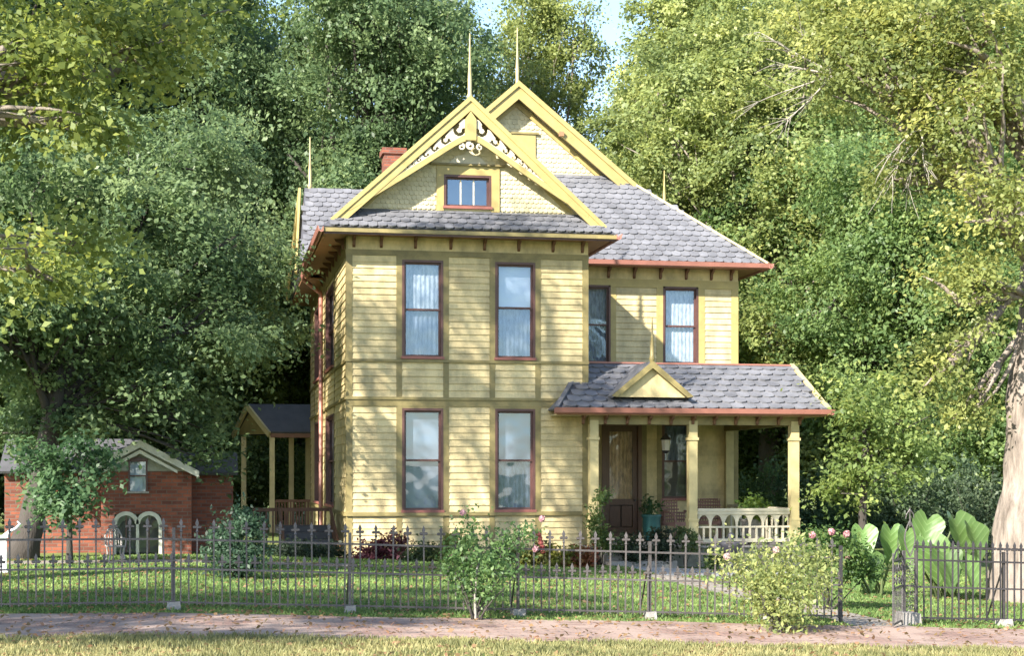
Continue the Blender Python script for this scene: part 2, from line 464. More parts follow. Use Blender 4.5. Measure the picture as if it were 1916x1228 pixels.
def window(F, u0, u1, z0, z1, up='sheer', lo='sheer', glass='glass', lights=1, double=True, zmid=None):
    fw = 0.052
    w = MB()
    w.fbox(F, u0, u0 + fw, -0.12, 0.04, z0, z1); w.fbox(F, u1 - fw, u1, -0.12, 0.04, z0, z1)
    w.fbox(F, u0 + fw, u1 - fw, -0.12, 0.042, z1 - fw, z1); w.fbox(F, u0 + fw, u1 - fw, -0.12, 0.03, z0, z0 + 0.03)
    win = w.build('window', M['sash'], house)
    MB().fbox(F, u0 - 0.02, u1 + 0.02, 0.03, 0.085, z0 - 0.03, z0 + 0.028).build('sill', M['sill'], win)
    a, b, c, d = u0 + fw, u1 - fw, z0 + 0.03, z1 - fw
    zm = zmid if zmid else (c + d) / 2
    parts = [(zm - 0.02, d, -0.035, up), (c, zm + 0.02, -0.07, lo)] if double else [(c, d, -0.04, up)]
    for (p, q, n, cm) in parts:
        s = MB(); t = 0.042
        s.fbox(F, a, a + t, n - 0.03, n, p, q); s.fbox(F, b - t, b, n - 0.03, n, p, q)
        s.fbox(F, a + t, b - t, n - 0.03, n + 0.001, q - t, q); s.fbox(F, a + t, b - t, n - 0.03, n + 0.001, p, p + t)
        s.build('sash', M['sash'], win)
        wd = (b - a - 2 * t) / lights
        for k in range(lights):
            l, r = a + t + wd * k, a + t + wd * (k + 1)
            MB().add([F.p(l, n - 0.016, p + t), F.p(r, n - 0.016, p + t), F.p(r, n - 0.016, q - t), F.p(l, n - 0.016, q - t)], [(0, 1, 2, 3)]).build('pane', M[glass], win)
            if k: MB().fbox(F, l - 0.015, l + 0.015, n - 0.028, n - 0.004, p + t, q - t).build('muntin', M['cream'], win)
        if cm:
            curtain(F, a, b, -0.145 if n > -0.05 else -0.15, p, q + (0 if n > -0.05 else -0.05), cm, win, 0 if cm in ('blind', 'pane_haze') else R.uniform(0.006, 0.016))
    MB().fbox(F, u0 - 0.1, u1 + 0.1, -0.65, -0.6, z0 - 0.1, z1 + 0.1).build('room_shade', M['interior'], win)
    return win

# --- front wing wall
def ux(px): return X_(px, YW)
def zw(py, px=870): return Z_(px, py, YW)
Z1, Z2, ZT, ZTOP = 4.22, 3.40, 0.885, 6.90
cols = [(ux(752), ux(829)), (ux(926), ux(1001))]
zu0, zu1 = zw(671), zw(489)
zl0, zl1 = zw(957), zw(765)
holes = [(a, b, zu0, zu1) for a, b in cols] + [(a, b, zl0, zl1) for a, b in cols]
wf = wall(FW, XL, XWR, 0.0, ZTOP, holes)
tw = 0.125
tr_x = [(XL - 0.035, XL + 0.105), (cols[0][0] - tw, cols[0][0]), (cols[0][1], cols[0][1] + tw), (cols[1][0] - tw, cols[1][0]), (cols[1][1], cols[1][1] + tw), (XWR - 0.105, XWR + 0.035)]
for a, b in tr_x:
    trim(FW, wf, a, b, Z1 + 0.03, 6.50); trim(FW, wf, a, b, Z2 + 0.03, Z1 - 0.03); trim(FW, wf, a, b, ZT + 0.04, Z2 - 0.17); trim(FW, wf, a, b, 0.02, ZT - 0.04)
for z0, z1, t in ((Z1 - 0.03, Z1 + 0.03, 0.06), (Z2 - 0.03, Z2 + 0.03, 0.065), (Z2 - 0.17, Z2 - 0.03, 0.038), (ZT - 0.04, ZT + 0.04, 0.08), (6.50, 6.62, 0.04)):
    trim(FW, wf, XL - 0.04, XWR + 0.04, z0, z1, t)
trim(FW, wf, XL - 0.03, XWR + 0.03, 6.62, ZTOP, 0.022, 'siding', 'frieze_board')
cells = [(tr_x[k][1], tr_x[k + 1][0]) for k in range(5)]
for k, (a, b) in enumerate(cells):
    boards(FW, wf, a, b, Z2 + 0.03, Z1 - 0.03); boards(FW, wf, a, b, 0.02, ZT - 0.04)
    if k in (0, 2, 4):
        boards(FW, wf, a, b, Z1 + 0.03, 6.50); boards(FW, wf, a, b, ZT + 0.04, Z2 - 0.17)
    else:
        a2, b2 = cols[0 if k == 1 else 1]
        trim(FW, wf, a2, b2, zu1, 6.50, 0.03, 'trim', 'head_board')
        trim(FW, wf, a2, b2, zl1, Z2 - 0.17, 0.03, 'trim', 'head_board')
        trim(FW, wf, a2, b2, Z1 + 0.03, zu0 - 0.03, 0.03, 'trim', 'apron_board') if zu0 - 0.06 > Z1 else None
        trim(FW, wf, a2, b2, ZT + 0.04, zl0 - 0.03, 0.03, 'trim', 'apron_board') if zl0 - 0.08 > ZT else None
window(FW, *cols[0], zu0, zu1, 'lace', 'sheer')
window(FW, *cols[1], zu0, zu1, 'blind', 'sheer', 'glass', zmid=zu0 + (zu1 - zu0) * 0.53)
window(FW, *cols[0], zl0, zl1, 'pane_haze', 'pane_haze', 'glass_low')  # painted haze sheets behind the glass, built with the curtain helper
window(FW, *cols[1], zl0, zl1, 'pane_haze', 'sheer', 'glass_low')
MB().fbox(FW, XL + 0.02, XWR - 0.02, -0.3, -0.01, -0.5, 0.0).build('foundation', M['foundation'], house)

# --- left side wall
def uy(px): return XL / math.tan(az(px))
lwin = [(uy(627), uy(612)), (uy(605), uy(591))]
lh = []
for a, b in lwin:
    lh += [(a, b, 4.33, 6.35), (a, b, 0.98, 3.2)]
wl = wall(FL, YW, YB, 0.0, ZTOP, lh)
for a, b, c, d in lh: window(FL, a, b, c, d, 'sheer', 'sheer')
ltr = [(YW + 0.0, YW + 0.12)]
for a, b in lwin: ltr += [(a - 0.2, a), (b, b + 0.2)]
ltr.append((YB - 0.14, YB))
for a, b in ltr:
    trim(FL, wl, a, b, Z1 + 0.03, 6.50); trim(FL, wl, a, b, Z2 + 0.03, Z1 - 0.03); trim(FL, wl, a, b, ZT + 0.04, Z2 - 0.03); trim(FL, wl, a, b, 0.02, ZT - 0.04)
for z0, z1, t in ((Z1 - 0.03, Z1 + 0.03, 0.06), (Z2 - 0.03, Z2 + 0.03, 0.065), (ZT - 0.04, ZT + 0.04, 0.08), (6.50, ZTOP, 0.03)):
    trim(FL, wl, YW - 0.03, YB, z0, z1, t)
for k in range(5):
    a, b = ltr[k][1], ltr[k + 1][0]
    boards(FL, wl, a, b, Z2 + 0.03, Z1 - 0.03, 0.155); boards(FL, wl, a, b, 0.02, ZT - 0.04, 0.2)
    if k in (0, 2, 4):
        boards(FL, wl, a, b, Z1 + 0.03, 6.50, 0.19); boards(FL, wl, a, b, ZT + 0.04, Z2 - 0.03, 0.19)
MB().fbox(FL, YW, YB, -0.3, -0.01, -0.5, 0.0).build('foundation', M['foundation'], house)

# --- main block front wall, behind the porch
def um(px): return X_(px, YM)
def zm(py, px): return Z_(px, py, YM)
mzu1 = zm(537, 1270); mzu0 = mzu1 - 1.95
mw = [(um(1078), um(1142)), (um(1240), um(1306))]
dz0, dz1 = 0.2, zm(790, 1163)
door_u = (um(1126), um(1200))
pw = (um(1238), um(1292))
mh = [(a, b, mzu0, mzu1) for a, b in mw] + [(door_u[0], door_u[1], dz0, dz1), (pw[0], pw[1], zm(935, 1265), dz1)]
wm = wall(FM, XWR, XMR, -0.4, 6.92, mh)
for k, (a, b) in enumerate(mw): window(FM, a, b, mzu0, mzu1, 'lace', 'sheer' if k == 0 else 'lace')
window(FM, pw[0], pw[1], zm(935, 1265), dz1, 'sheer', None, 'glass_porch')
mt = [(mw[0][1], mw[0][1] + 0.14), (mw[1][0] - 0.17, mw[1][0]), (mw[1][1], mw[1][1] + 0.17), (XMR - 0.15, XMR + 0.035)]
for a, b in mt: trim(FM, wm, a, b, 3.9, 6.42, 0.034, 'rake')
trim(FM, wm, XWR + 0.05, XMR + 0.04, 6.42, 6.62, 0.04, 'rake'); trim(FM, wm, XWR + 0.05, XMR + 0.03, 6.62, 6.92, 0.022, 'siding', 'frieze_board')
for a, b in ((mt[0][1], mt[1][0]), (mt[2][1], mt[3][0])): boards(FM, wm, a, b, 4.2, 6.42, 0.15)
for a, b in (mw[0], mw[1]): trim(FM, wm, a, b, mzu1, 6.42, 0.03, 'rake', 'head_board')
# below the porch roof
pt = [(door_u[1], door_u[1] + 0.13), (pw[0] - 0.13, pw[0]), (pw[1], pw[1] + 0.15), (XMR - 0.15, XMR + 0.035)]
for a, b in pt: trim(FM, wm, a, b, 0.2, 3.25, 0.034, 'trim')
for a, b in ((pt[0][1], pt[1][0]), (pt[2][1], pt[3][0])): boards(FM, wm, a, b, 0.24, 3.2, 0.14)
boards(FM, wm, pw[0], pw[1], 0.24, zm(935, 1265) - 0.04, 0.14)
# the front door
dm = MB()
dm.fbox(FM, door_u[0], door_u[0] + 0.09, -0.12, 0.05, dz0, dz1); dm.fbox(FM, door_u[1] - 0.09, door_u[1], -0.12, 0.05, dz0, dz1)
dm.fbox(FM, door_u[0] + 0.09, door_u[1] - 0.09, -0.12, 0.052, dz1 - 0.1, dz1)
door = dm.build('front_door', M['door'], house)
a, b = door_u[0] + 0.09, door_u[1] - 0.09
lf = MB(); t = 0.12
lf.fbox(FM, a, a + t, -0.09, -0.04, dz0, dz1 - 0.1); lf.fbox(FM, b - t, b, -0.09, -0.04, dz0, dz1 - 0.1)
lf.fbox(FM, a + t, b - t, -0.09, -0.041, dz0, dz0 + 0.22); lf.fbox(FM, a + t, b - t, -0.09, -0.041, dz0 + 0.78, dz0 + 0.93); lf.fbox(FM, a + t, b - t, -0.09, -0.041, dz1 - 0.24, dz1 - 0.1)
lf.build('door_leaf', M['door'], door)
for k in range(2):
    w2 = (b - a - 2 * t) / 2
    MB().fbox(FM, a + t + k * w2 + 0.015, a + t + (k + 1) * w2 - 0.015, -0.085, -0.06, dz0 + 0.24, dz0 + 0.76).build('door_panel', M['door'], door)
MB().add([FM.p(a + t, -0.065, dz0 + 0.93), FM.p(b - t, -0.065, dz0 + 0.93), FM.p(b - t, -0.065, dz1 - 0.24), FM.p(a + t, -0.065, dz1 - 0.24)], [(0, 1, 2, 3)]).build('pane', M['glass_porch'], door)
curtain(FM, a + t, b - t, -0.12, dz0 + 0.93, dz1 - 0.24, 'door_art', door, 0.01)
MB().lathe(FM.p(b - 0.07, -0.02, dz0 + 0.9), [(0.01, -0.03), (0.035, -0.015), (0.035, 0.015), (0.01, 0.03)], 8).build('door_knob', M['iron'], door)
MB().fbox(FM, door_u[0], door_u[1], -0.65, -0.6, dz0, dz1).build('room_shade', M['interior'], door)
# unseen faces of the block: right and rear
MB().box(XMR - 0.14, XMR, YM + 0.14, YB, -0.4, 6.92).build('wall', M['siding'], house)
MB().box(XL + 0.14, XMR - 0.14, YB - 0.14, YB, -0.4, 6.92).build('wall', M['siding'], house)
MB().box(XWR - 0.14, XWR, YW + 0.14, YM - 0.14, -0.4, ZTOP - 0.01).build('wall', M['siding'], house)

# ------------------------------------------------------------------ roofs
SH = []                                                  # every slate: (apparent size, matrix, roof)
def shingles(par, o, u, v, poly, w, ex, dist, lift=0.008, thick=0.02, jit=0.05):
    """Slates in rows on a plane: o + a*u + b*v; poly is the (a,b) outline."""
    o, u, v = Vector(o), Vector(u).normalized(), Vector(v).normalized()
    n = u.cross(v)
    if n.z < 0: n = -n
    def inside(a, b):
        c = False; k = len(poly)
        for i in range(k):
            (x1, y1), (x2, y2) = poly[i], poly[(i + 1) % k]
            if (y1 > b) != (y2 > b) and a < (x2 - x1) * (b - y1) / (y2 - y1) + x1: c = not c
        return c
    bmax = max(p[1] for p in poly); amin = min(p[0] for p in poly); amax = max(p[0] for p in poly)
    r = 0; b = 0.0
    while b < bmax - ex * 0.4:
        a = amin + (w / 2 if r % 2 else 0.0)
        while a <= amax + 1e-6:
            if inside(a, b + ex * 0.55):
                q = o + u * (a + R.uniform(-jit, jit) * w * 0.3) + v * (b + R.uniform(-jit, jit) * ex) + n * lift
                th = thick * R.uniform(0.8, 1.25)
                hh = min(ex * 1.25, (bmax - b) * 0.97)
                Mx = Matrix(((u.x * w, v.x * hh, n.x * th, q.x), (u.y * w, v.y * hh, n.y * th, q.y), (u.z * w, v.z * hh, n.z * th, q.z), (0, 0, 0, 1)))
                SH.append((w * ex / dist ** 2, Mx, par))
            a += w
        b += ex; r += 1
sp = [(-0.485, 1.0), (-0.485, 0.26), (-0.34, 0.08), (0, 0.0), (0.34, 0.08), (0.485, 0.26), (0.485, 1.0)]
sv = [(x, y, 1.6 - 1.45 * y) for x, y in sp] + [(x, y, 0.0) for x, y in sp]
SLATE = MB().add(sv, [tuple(range(7))[::-1], tuple(range(7, 14))] + [(i, (i + 1) % 7, 7 + (i + 1) % 7, 7 + i) for i in range(7)]).mesh('slate', M['slate'])

# wing roof
RX, RZ, RS = 5.47, 9.92, 0.91
def zr(x): return RZ - RS * abs(x - RX)
x0, x1 = 2.28, 8.66
wr = MB()
wr.slab([(x0, 34.1, zr(x0)), (2.453, 34.35, zr(2.453)), (RX, 34.35, RZ), (RX, 42.6, RZ), (x0, 42.6, zr(x0))], (-RS, 0, 1), 0.09)
wr.slab([(x1, 34.1, zr(x1)), (8.487, 34.35, zr(8.487)), (RX, 34.35, RZ), (RX, 42.6, RZ), (x1, 42.6, zr(x1))], (RS, 0, 1), 0.09)
roof_w = wr.build('roof', M['slate'], house)
ez = zr(x0)
gy = 34.72
tl, trr = 2.82, 8.12
sk = MB().slab([(x0, 34.1, ez), (x1, 34.1, ez), (trr + 0.1, gy + 0.02, zr(tl) + 0.01), (tl - 0.1, gy + 0.02, zr(tl) + 0.01)], (0, -0.62, 0.78), 0.05)
skirt = sk.build('pent_roof', M['underlay'], house)
vv = Vector((0, gy - 34.1, zr(tl) - ez)); L_ = vv.length
shingles(skirt, (0, 34.08, ez - 0.005), (1, 0, 0), vv, [(x0 + 0.03, 0), (x1 - 0.03, 0), (trr + 0.05, L_), (tl - 0.05, L_)], 0.205, 0.215, 35)
# main roof
MX, MZ = 7.7, 11.82
ME, MEZ = 38.2, 7.0
mr_ = MB()
mr_.slab([(13.6, ME, MEZ), (10.79, 40.5, MZ - 0.817 * 3.09), (MX, 40.5, MZ), (MX, 48.5, MZ), (13.6, 48.5, MEZ)], (0.817, 0, 1), 0.09)
mr_.slab([(2.2, 41.0, MEZ), (5.0, 40.5, MZ - 0.876 * 2.7), (MX, 40.5, MZ), (MX, 48.5, MZ), (2.2, 48.5, MEZ)], (-0.876, 0, 1), 0.09)
roof_m = mr_.build('roof', M['slate'], house)
mf = MB().slab([(8.5, ME, MEZ), (13.6, ME, MEZ), (10.47, 40.76, 9.56), (5.0, 40.76, 9.56), (5.0, 40.0, 8.8)], (0, -1, 1), 0.08)
hip = mf.build('hip_roof', M['underlay'], house)
vv = Vector((0, 2.56, 2.56)); L_ = vv.length
shingles(hip, (0, ME - 0.02, MEZ - 0.01), (1, 0, 0), vv, [(8.55, 0), (13.57, 0), (10.5, L_), (6.0, L_), (6.6, 1.5)], 0.235, 0.215, 40.5)
MB().bar((13.62, ME - 0.02, MEZ + 0.02), (10.45, 40.78, 9.6), 0.12, 0.05).build('hip_cap', M['post'], hip)
# left and right cross gables
CZ, CYR = 9.62, 44.3
cg = MB()
cg.slab([(2.15, 41.7, MEZ), (2.45, CYR, CZ), (7.0, CYR, CZ), (4.0, 41.7, MEZ)], (0, -1, 1), 0.09)
cg.slab([(2.15, 46.9, MEZ), (2.45, CYR, CZ), (7.0, CYR, CZ), (4.0, 46.9, MEZ)], (0, 1, 1), 0.09)
crossL = cg.build('cross_gable_roof', M['underlay'], house)
vv = Vector((0, 2.6, 2.62)); L_ = vv.length
shingles(crossL, (0, 41.68, MEZ), (1, 0, 0), vv, [(2.2, 0), (4.0, 0), (5.5, L_), (2.5, L_)], 0.235, 0.215, 44)
MB().ext(Fr((2.5, 0, 0), (0, 1, 0), (-1, 0, 0)), [(41.8, 6.9), (46.8, 6.9), (CYR, CZ - 0.12)], 0, 0.08).build('gable_wall', M['gable_shingle'], house)
for s in (-1, 1):
    MB().bar((2.32 if s < 0 else 2.32, CYR, CZ - 0.1), (2.08, CYR + s * 2.66, MEZ - 0.12), 0.06, 0.24).build('bargeboard', M['rake'], house)
cr = MB()
cr.slab([(12.75, 41.9, 7.15), (12.45, CYR, 9.5), (8.5, CYR, 9.5), (11.5, 41.9, 7.15)], (0, -1, 1), 0.09)
cr.slab([(12.75, 46.7, 7.15), (12.45, CYR, 9.5), (8.5, CYR, 9.5), (11.5, 46.7, 7.15)], (0, 1, 1), 0.09)
cr.build('cross_gable_roof', M['slate'], house)
MB().ext(Fr((12.3, 0, 0), (0, 1, 0), (1, 0, 0)), [(41.9, 6.9), (46.7, 6.9), (CYR, 9.4)], 0, 0.08).build('gable_wall', M['gable_shingle'], house)

# --- gables with bargeboards
def fish(F, par, tri, w, ex, n=0.004):                   # small scalloped shingles of a gable, joined: too small to pick apart
    sv2 = [(-0.48, 1.2), (-0.48, 0.3), (-0.25, 0.06), (0.25, 0.06), (0.48, 0.3), (0.48, 1.2)]
    m = MB(); zmin = min(p[1] for p in tri); zmax = max(p[1] for p in tri)
    (ax, azz), (bx, bz), (cx, cz) = tri
    def ins(u, z):
        d1 = (u - bx) * (azz - bz) - (ax - bx) * (z - bz); d2 = (u - cx) * (bz - cz) - (bx - cx) * (z - cz); d3 = (u - ax) * (cz - azz) - (cx - ax) * (z - azz)
        return not ((d1 < 0 or d2 < 0 or d3 < 0) and (d1 > 0 or d2 > 0 or d3 > 0))
    r = 0; z = zmin
    while z < zmax - ex:
        u = ax + (w / 2 if r % 2 else 0)
        while u < bx:
            if ins(u, z + ex * 0.5):
                t = R.uniform(0.8, 1.3)
                m.add([F.p(u + x * w, n + (0.022 - 0.015 * y) * t, z + y * ex) for x, y in sv2] + [F.p(u + x * w, 0, z + y * ex) for x, y in sv2],
                      [tuple(range(6))] + [(i, (i + 1) % 6, 6 + (i + 1) % 6, 6 + i) for i in range(5)])
            u += w
        z += ex; r += 1
    o = m.build('gable_shingles', M['gable_shingle'], par)
    return tag(o, kind='stuff')

FG = Fr((0, gy, 0), (1, 0, 0), (0, -1, 0))
gz0 = zr(tl)
gw0, gw1 = X_(830, gy), X_(919, gy)
gwz0, gwz1 = Z_(874, 389, gy), Z_(874, 328, gy)
gb = MB().ext(FG, [(tl - 0.1, gz0 - 0.3), (gw0, gz0 - 0.3), (gw0, zr(gw0) - 0.1), (tl - 0.1, zr(tl - 0.1) - 0.1)], -0.1, 0)
gb.ext(FG, [(gw1, gz0 - 0.3), (trr + 0.1, gz0 - 0.3), (trr + 0.1, zr(trr + 0.1) - 0.1), (gw1, zr(gw1) - 0.1)], -0.1, 0)
gb.ext(FG, [(gw0, gwz1), (gw1, gwz1), (gw1, zr(gw1) - 0.1), (RX, RZ - 0.1), (gw0, zr(gw0) - 0.1)], -0.1, 0)
gb.ext(FG, [(gw0, gz0 - 0.3), (gw1, gz0 - 0.3), (gw1, gwz0), (gw0, gwz0)], -0.1, 0)
gwall = gb.build('gable_wall', M['gable_shingle'], house)
MZ0 = gz0 + 0.02
for tri in ([(tl + 0.1, MZ0), (gw0 - 0.16, MZ0), (gw0 - 0.16, zr(gw0 - 0.16) - 0.14)], [(gw1 + 0.16, MZ0), (trr - 0.1, MZ0), (gw1 + 0.16, zr(gw1 + 0.16) - 0.14)]):
    fish(FG, gwall, tri, 0.105, 0.10)
fish(FG, gwall, [(gw0 - 0.1, gwz1 + 0.22), (gw1 + 0.1, gwz1 + 0.22), (RX, RZ - 0.6)], 0.105, 0.10)
window(FG, gw0, gw1, gwz0, gwz1, None, None, 'glass_attic', 3, False)
for u0_, u1_ in ((gw0 - 0.16, gw0), (gw1, gw1 + 0.18)): trim(FG, gwall, u0_, u1_, gz0, gwz1 + 0.2, 0.05, 'rake')
trim(FG, gwall, gw0, gw1, gwz1, gwz1 + 0.2, 0.048, 'rake')
trim(FG, gwall, gw0 - 0.3, gw1 + 0.3, gwz1 + 0.2, gwz1 + 0.24, 0.1, 'trim', 'hood_mould')
# cream carved panel over the attic window
pz = gwz1 + 0.25
pp = MB().ext(FG, [(RX - 0.42, pz), (RX + 0.42, pz), (RX + 0.25, pz + 0.16), (RX + 0.1, pz + 0.2), (RX, pz + 0.30), (RX - 0.1, pz + 0.2), (RX - 0.25, pz + 0.16)], 0.03, 0.06)
pp.build('carved_panel', M['cream'], house)
for s in (-1, 1):
    trim_r = MB().ext(FG, [(RX + s * 2.35, gz0 + 0.05), (RX + s * 2.2, gz0 + 0.05), (RX, RZ - 0.28), (RX, RZ - 0.10)], 0.0, 0.035)
    trim_r.build('rake_trim', M['rake'], gwall)

FB = Fr((0, 34.35, 0), (1, 0, 0), (0, -1, 0))
def bargeboards(F, rx, rzf, run, depth, layers, mat='rake'):
    for s in (-1, 1):
        for (d0, d1, n0, n1, mt_) in layers:
            e = run
            MB().ext(F, [(rx, rzf(rx) - d0), (rx + s * e, rzf(rx + s * e) - d0), (rx + s * e, rzf(rx + s * e) - d1), (rx, rzf(rx) - d1)], n0, n1).build('bargeboard', M[mt_], house)
bargeboards(FB, RX, zr, 3.02, 0.27, [(-0.045, 0.075, 0.0, 0.075, 'rake'), (0.075, 0.235, 0.0, 0.045, 'rake'), (0.235, 0.285, 0.0, 0.06, 'rake')])
# lower arched brace
def brz(t):                                               # height of the brace at distance t from the middle
    return 9.085 - 0.66 * math.sqrt(t * t + 0.03) + 0.11 - 0.035 * math.sin(min(t / 2.6, 1) * math.pi)
for s in (-1, 1):
    ts = [2.62 * k / 14 for k in range(15)]
    top = [(RX + s * t, brz(t) + 0.06) for t in ts]; bot = [(RX + s * t, brz(t) - 0.075) for t in reversed(ts)]
    MB().ext(FB, top + bot, -0.02, 0.05).build('gable_brace', M['rake'], house)
MB().ext(FB, [(RX - 0.12, 8.99), (RX + 0.12, 8.99), (RX + 0.12, 9.45), (RX, 9.62), (RX - 0.12, 9.45)], -0.01, 0.075).build('king_post', M['rake'], house)
def scroll(F, c, r, turns, a0, s, n0, n1, w):             # a flat sawn spiral
    k = int(18 * turns); o_, i_ = [], []
    for q in range(k + 1):
        f = q / k; a = a0 + s * f * turns * 2 * math.pi; rr = r * (1 - 0.72 * f)
        ww = w * (1 - 0.5 * f)
        o_.append((c[0] + math.cos(a) * (rr + ww), c[1] + math.sin(a) * (rr + ww))); i_.append((c[0] + math.cos(a) * (rr - ww), c[1] + math.sin(a) * (rr - ww)))
    m = MB()
    for q in range(k):
        m.ext(F, [o_[q], o_[q + 1], i_[q + 1], i_[q]], n0, n1)
    return m
for s in (-1, 1):                                         # sawn fretwork between brace and rake: a board with its holes cut through
    m = MB(); du = 0.014; t = 0.125
    cuts = []; cc_ = 0.24
    while cc_ < 1.75:
        hh = (RZ - RS * cc_ - 0.285) - (brz(cc_) + 0.05)
        cuts.append((cc_, brz(cc_) + 0.05 + hh * 0.42, max(0.02, hh * 0.34))); cc_ += max(0.085, hh * 0.80)
    while t < 1.7:
        zlo, zhi = brz(t) + 0.05, RZ - RS * t - 0.285
        hh = zhi - zlo
        zhi -= hh * (0.10 + 0.16 * (0.5 + 0.5 * math.sin(t * 26))) * (1 if t < 1.6 else 0.3)
        k = max(1, int((zhi - zlo) / 0.012)); run = None
        for q in range(k + 1):
            z = zlo + (zhi - zlo) * q / k
            solid = q < k
            for (uc, zc_, rc) in cuts:
                dx, dz = t - uc, z - zc_
                r_ = math.hypot(dx, dz); an = math.atan2(dz, dx)
                if rc * 0.42 < r_ < rc and not (-0.6 < an - 2.2 < 0.45): solid = False
                if math.hypot(dx - rc * 1.15, dz - rc * 0.95) < rc * 0.36: solid = False
                if math.hypot(dx + rc * 1.2, dz + rc * 0.2) < rc * 0.25: solid = False
            if q <= 1 and k > 1: solid = True
            if solid and run is None: run = z
            if not solid and run is not None:
                ua, ub = sorted((RX + s * t, RX + s * (t + du)))
                m.fbox(FB, ua, ub, 0.0, 0.028, run, z); run = None
        t += du
    m.build('fretwork', M['cream'], house)
# pendant ornament under the brace
scroll(FB, (RX, brz(0) - 0.2), 0.09, 1.3, 1.5, 1, 0.0, 0.04, 0.03).build('pendant', M['cream'], house)
for s in (-1, 1):
    scroll(FB, (RX + s * 0.2, brz(0.2) - 0.16), 0.07, 1.2, 1.5, s, 0.0, 0.03, 0.02).build('pendant', M['cream'], house)
# soffit boards under the overhanging gable, both sides
# main gable
FG2 = Fr((0, 40.85, 0), (1, 0, 0), (0, -1, 0))
def zmr(x): return MZ - (0.817 if x > MX else 0.876) * abs(x - MX)
g2 = MB().ext(FG2, [(4.9, 9.35), (10.6, 9.35), (MX, MZ - 0.1)], -0.1, 0).build('gable_wall', M['gable_shingle'], house)
fish(FG2, g2, [(5.0, 9.5), (10.4, 9.5), (MX, MZ - 0.35)], 0.13, 0.12)
FB2 = Fr((0, 40.5, 0), (1, 0, 0), (0, -1, 0))
bargeboards(FB2, MX, zmr, 3.12, 0.3, [(-0.05, 0.10, 0.0, 0.09, 'rake'), (0.10, 0.35, 0.0, 0.045, 'rake'), (0.35, 0.42, 0.0, 0.07, 'rake')])
bargeboards(FG2, MX, lambda x: zmr(x) - 0.38, 2.6, 0.3, [(0.0, 0.16, 0.03, 0.07, 'rake')])
w2 = (X_(972, 40.85), X_(1000, 40.85)); wz2 = (Z_(985, 292, 40.85), Z_(985, 252, 40.85))
MB().fbox(FG2, w2[0] - 0.3, w2[1] + 0.1, 0.0, 0.09, wz2[1], wz2[1] + 0.05).build('hood_mould', M['trim'], house)
MB().fbox(FG2, w2[0] - 0.25, w2[1] + 0.02, 0.0, 0.06, wz2[0] - 0.3, wz2[1]).build('gable_vent', M['rake'], house)
kb = W_(1050, 251, dep(1050, 40.44)); MB().box(kb.x - 0.06, kb.x + 0.06, 40.36, 40.46, kb.z - 0.06, kb.z + 0.06).build('purlin_end', M['soffit'], house)

# --- finials
def finial(x, y, z0, h, mat='post', base=0.055):
    m = MB(); m.smooth = True
    m.lathe((x, y, z0), [(base, -0.12), (base, 0.02), (base * 1.3, 0.05), (base * 0.8, 0.12), (base * 0.85, h * 0.3), (base * 0.55, h * 0.52), (base * 0.62, h * 0.53), (base * 0.45, h * 0.56), (base * 0.3, h * 0.85), (0.012, h)], 8)
    return m.build('finial', M[mat], house)
finial(RX, 34.42, RZ, 1.42)
finial(X_(968, 40.6), 40.6, MZ - 0.1, 1.55)
finial(X_(580, CYR), CYR, CZ, 1.4)
finial(X_(1243, CYR), CYR, 9.45, 1.0, 'rake', 0.055)

# --- soffits, fascias, gutters, brackets
so = MB()
so.box(x0 + 0.05, x1 - 0.05, 34.14, YW, 6.90, 6.93)
so.box(x0 + 0.05, XL, YW, 41.6, 6.902, 6.932)
so.box(XWR, x1 - 0.05, YW, 38.2, 6.902, 6.932)
so.box(XWR + 0.02, 13.55, ME + 0.05, YM, 6.904, 6.934)
so.box(XMR, 13.55, YM, 48.4, 6.904, 6.934)
so.box(2.25, XL, 41.6, 48.4, 6.80, 6.83)
so.build('soffit', M['soffit'], house)
MB().box(x0 - 0.02, x1 + 0.02, 34.06, 34.13, 6.90, ez - 0.035).build('fascia', M['trim'], house)
MB().box(x0 + 0.02, x1 - 0.02, 34.1, 34.14, 6.86, 6.905).build('fascia', M['sash'], house)
def gutter(a, b, side, r=0.075, mat='gutter'):
    a, b = Vector(a), Vector(b); s = Vector(side)
    prof = [(0, 0.0), (0.0, -0.10), (0.05, -0.12), (0.10, -0.09), (0.12, -0.02), (0.13, 0.015), (0.115, 0.015), (0.10, -0.02), (0.085, -0.075), (0.05, -0.10), (0.015, -0.085), (0.015, 0.0)]
    k = len(prof)
    v = [a + s * x + Vector((0, 0, z)) for x, z in prof] + [b + s * x + Vector((0, 0, z)) for x, z in prof]
    m = MB().add(v, [tuple(range(k)), tuple(range(2 * k - 1, k - 1, -1))] + [(i, (i + 1) % k, k + (i + 1) % k, k + i) for i in range(k)])
    return m.build('gutter', M[mat], house)
gutter((8.72, ME, MEZ - 0.01), (13.66, ME, MEZ - 0.01), (0, -1, 0))
gutter((13.6, ME - 0.12, MEZ - 0.01), (13.6, 48.4, MEZ - 0.01), (1, 0, 0))
gutter((x0, 34.02, ez - 0.02), (x0, 41.3, ez - 0.02), (-1, 0, 0))
gutter((x1, 34.02, ez - 0.02), (x1, 38.2, ez - 0.02), (1, 0, 0))
MB().box(8.7, 13.58, ME + 0.01, ME + 0.05, 6.86, 6.97).build('fascia', M['soffit'], house)
MB().box(x0 + 0.01, x0 + 0.04, 34.1, 41.6, 6.85, 6.97).build('fascia', M['soffit'], house)
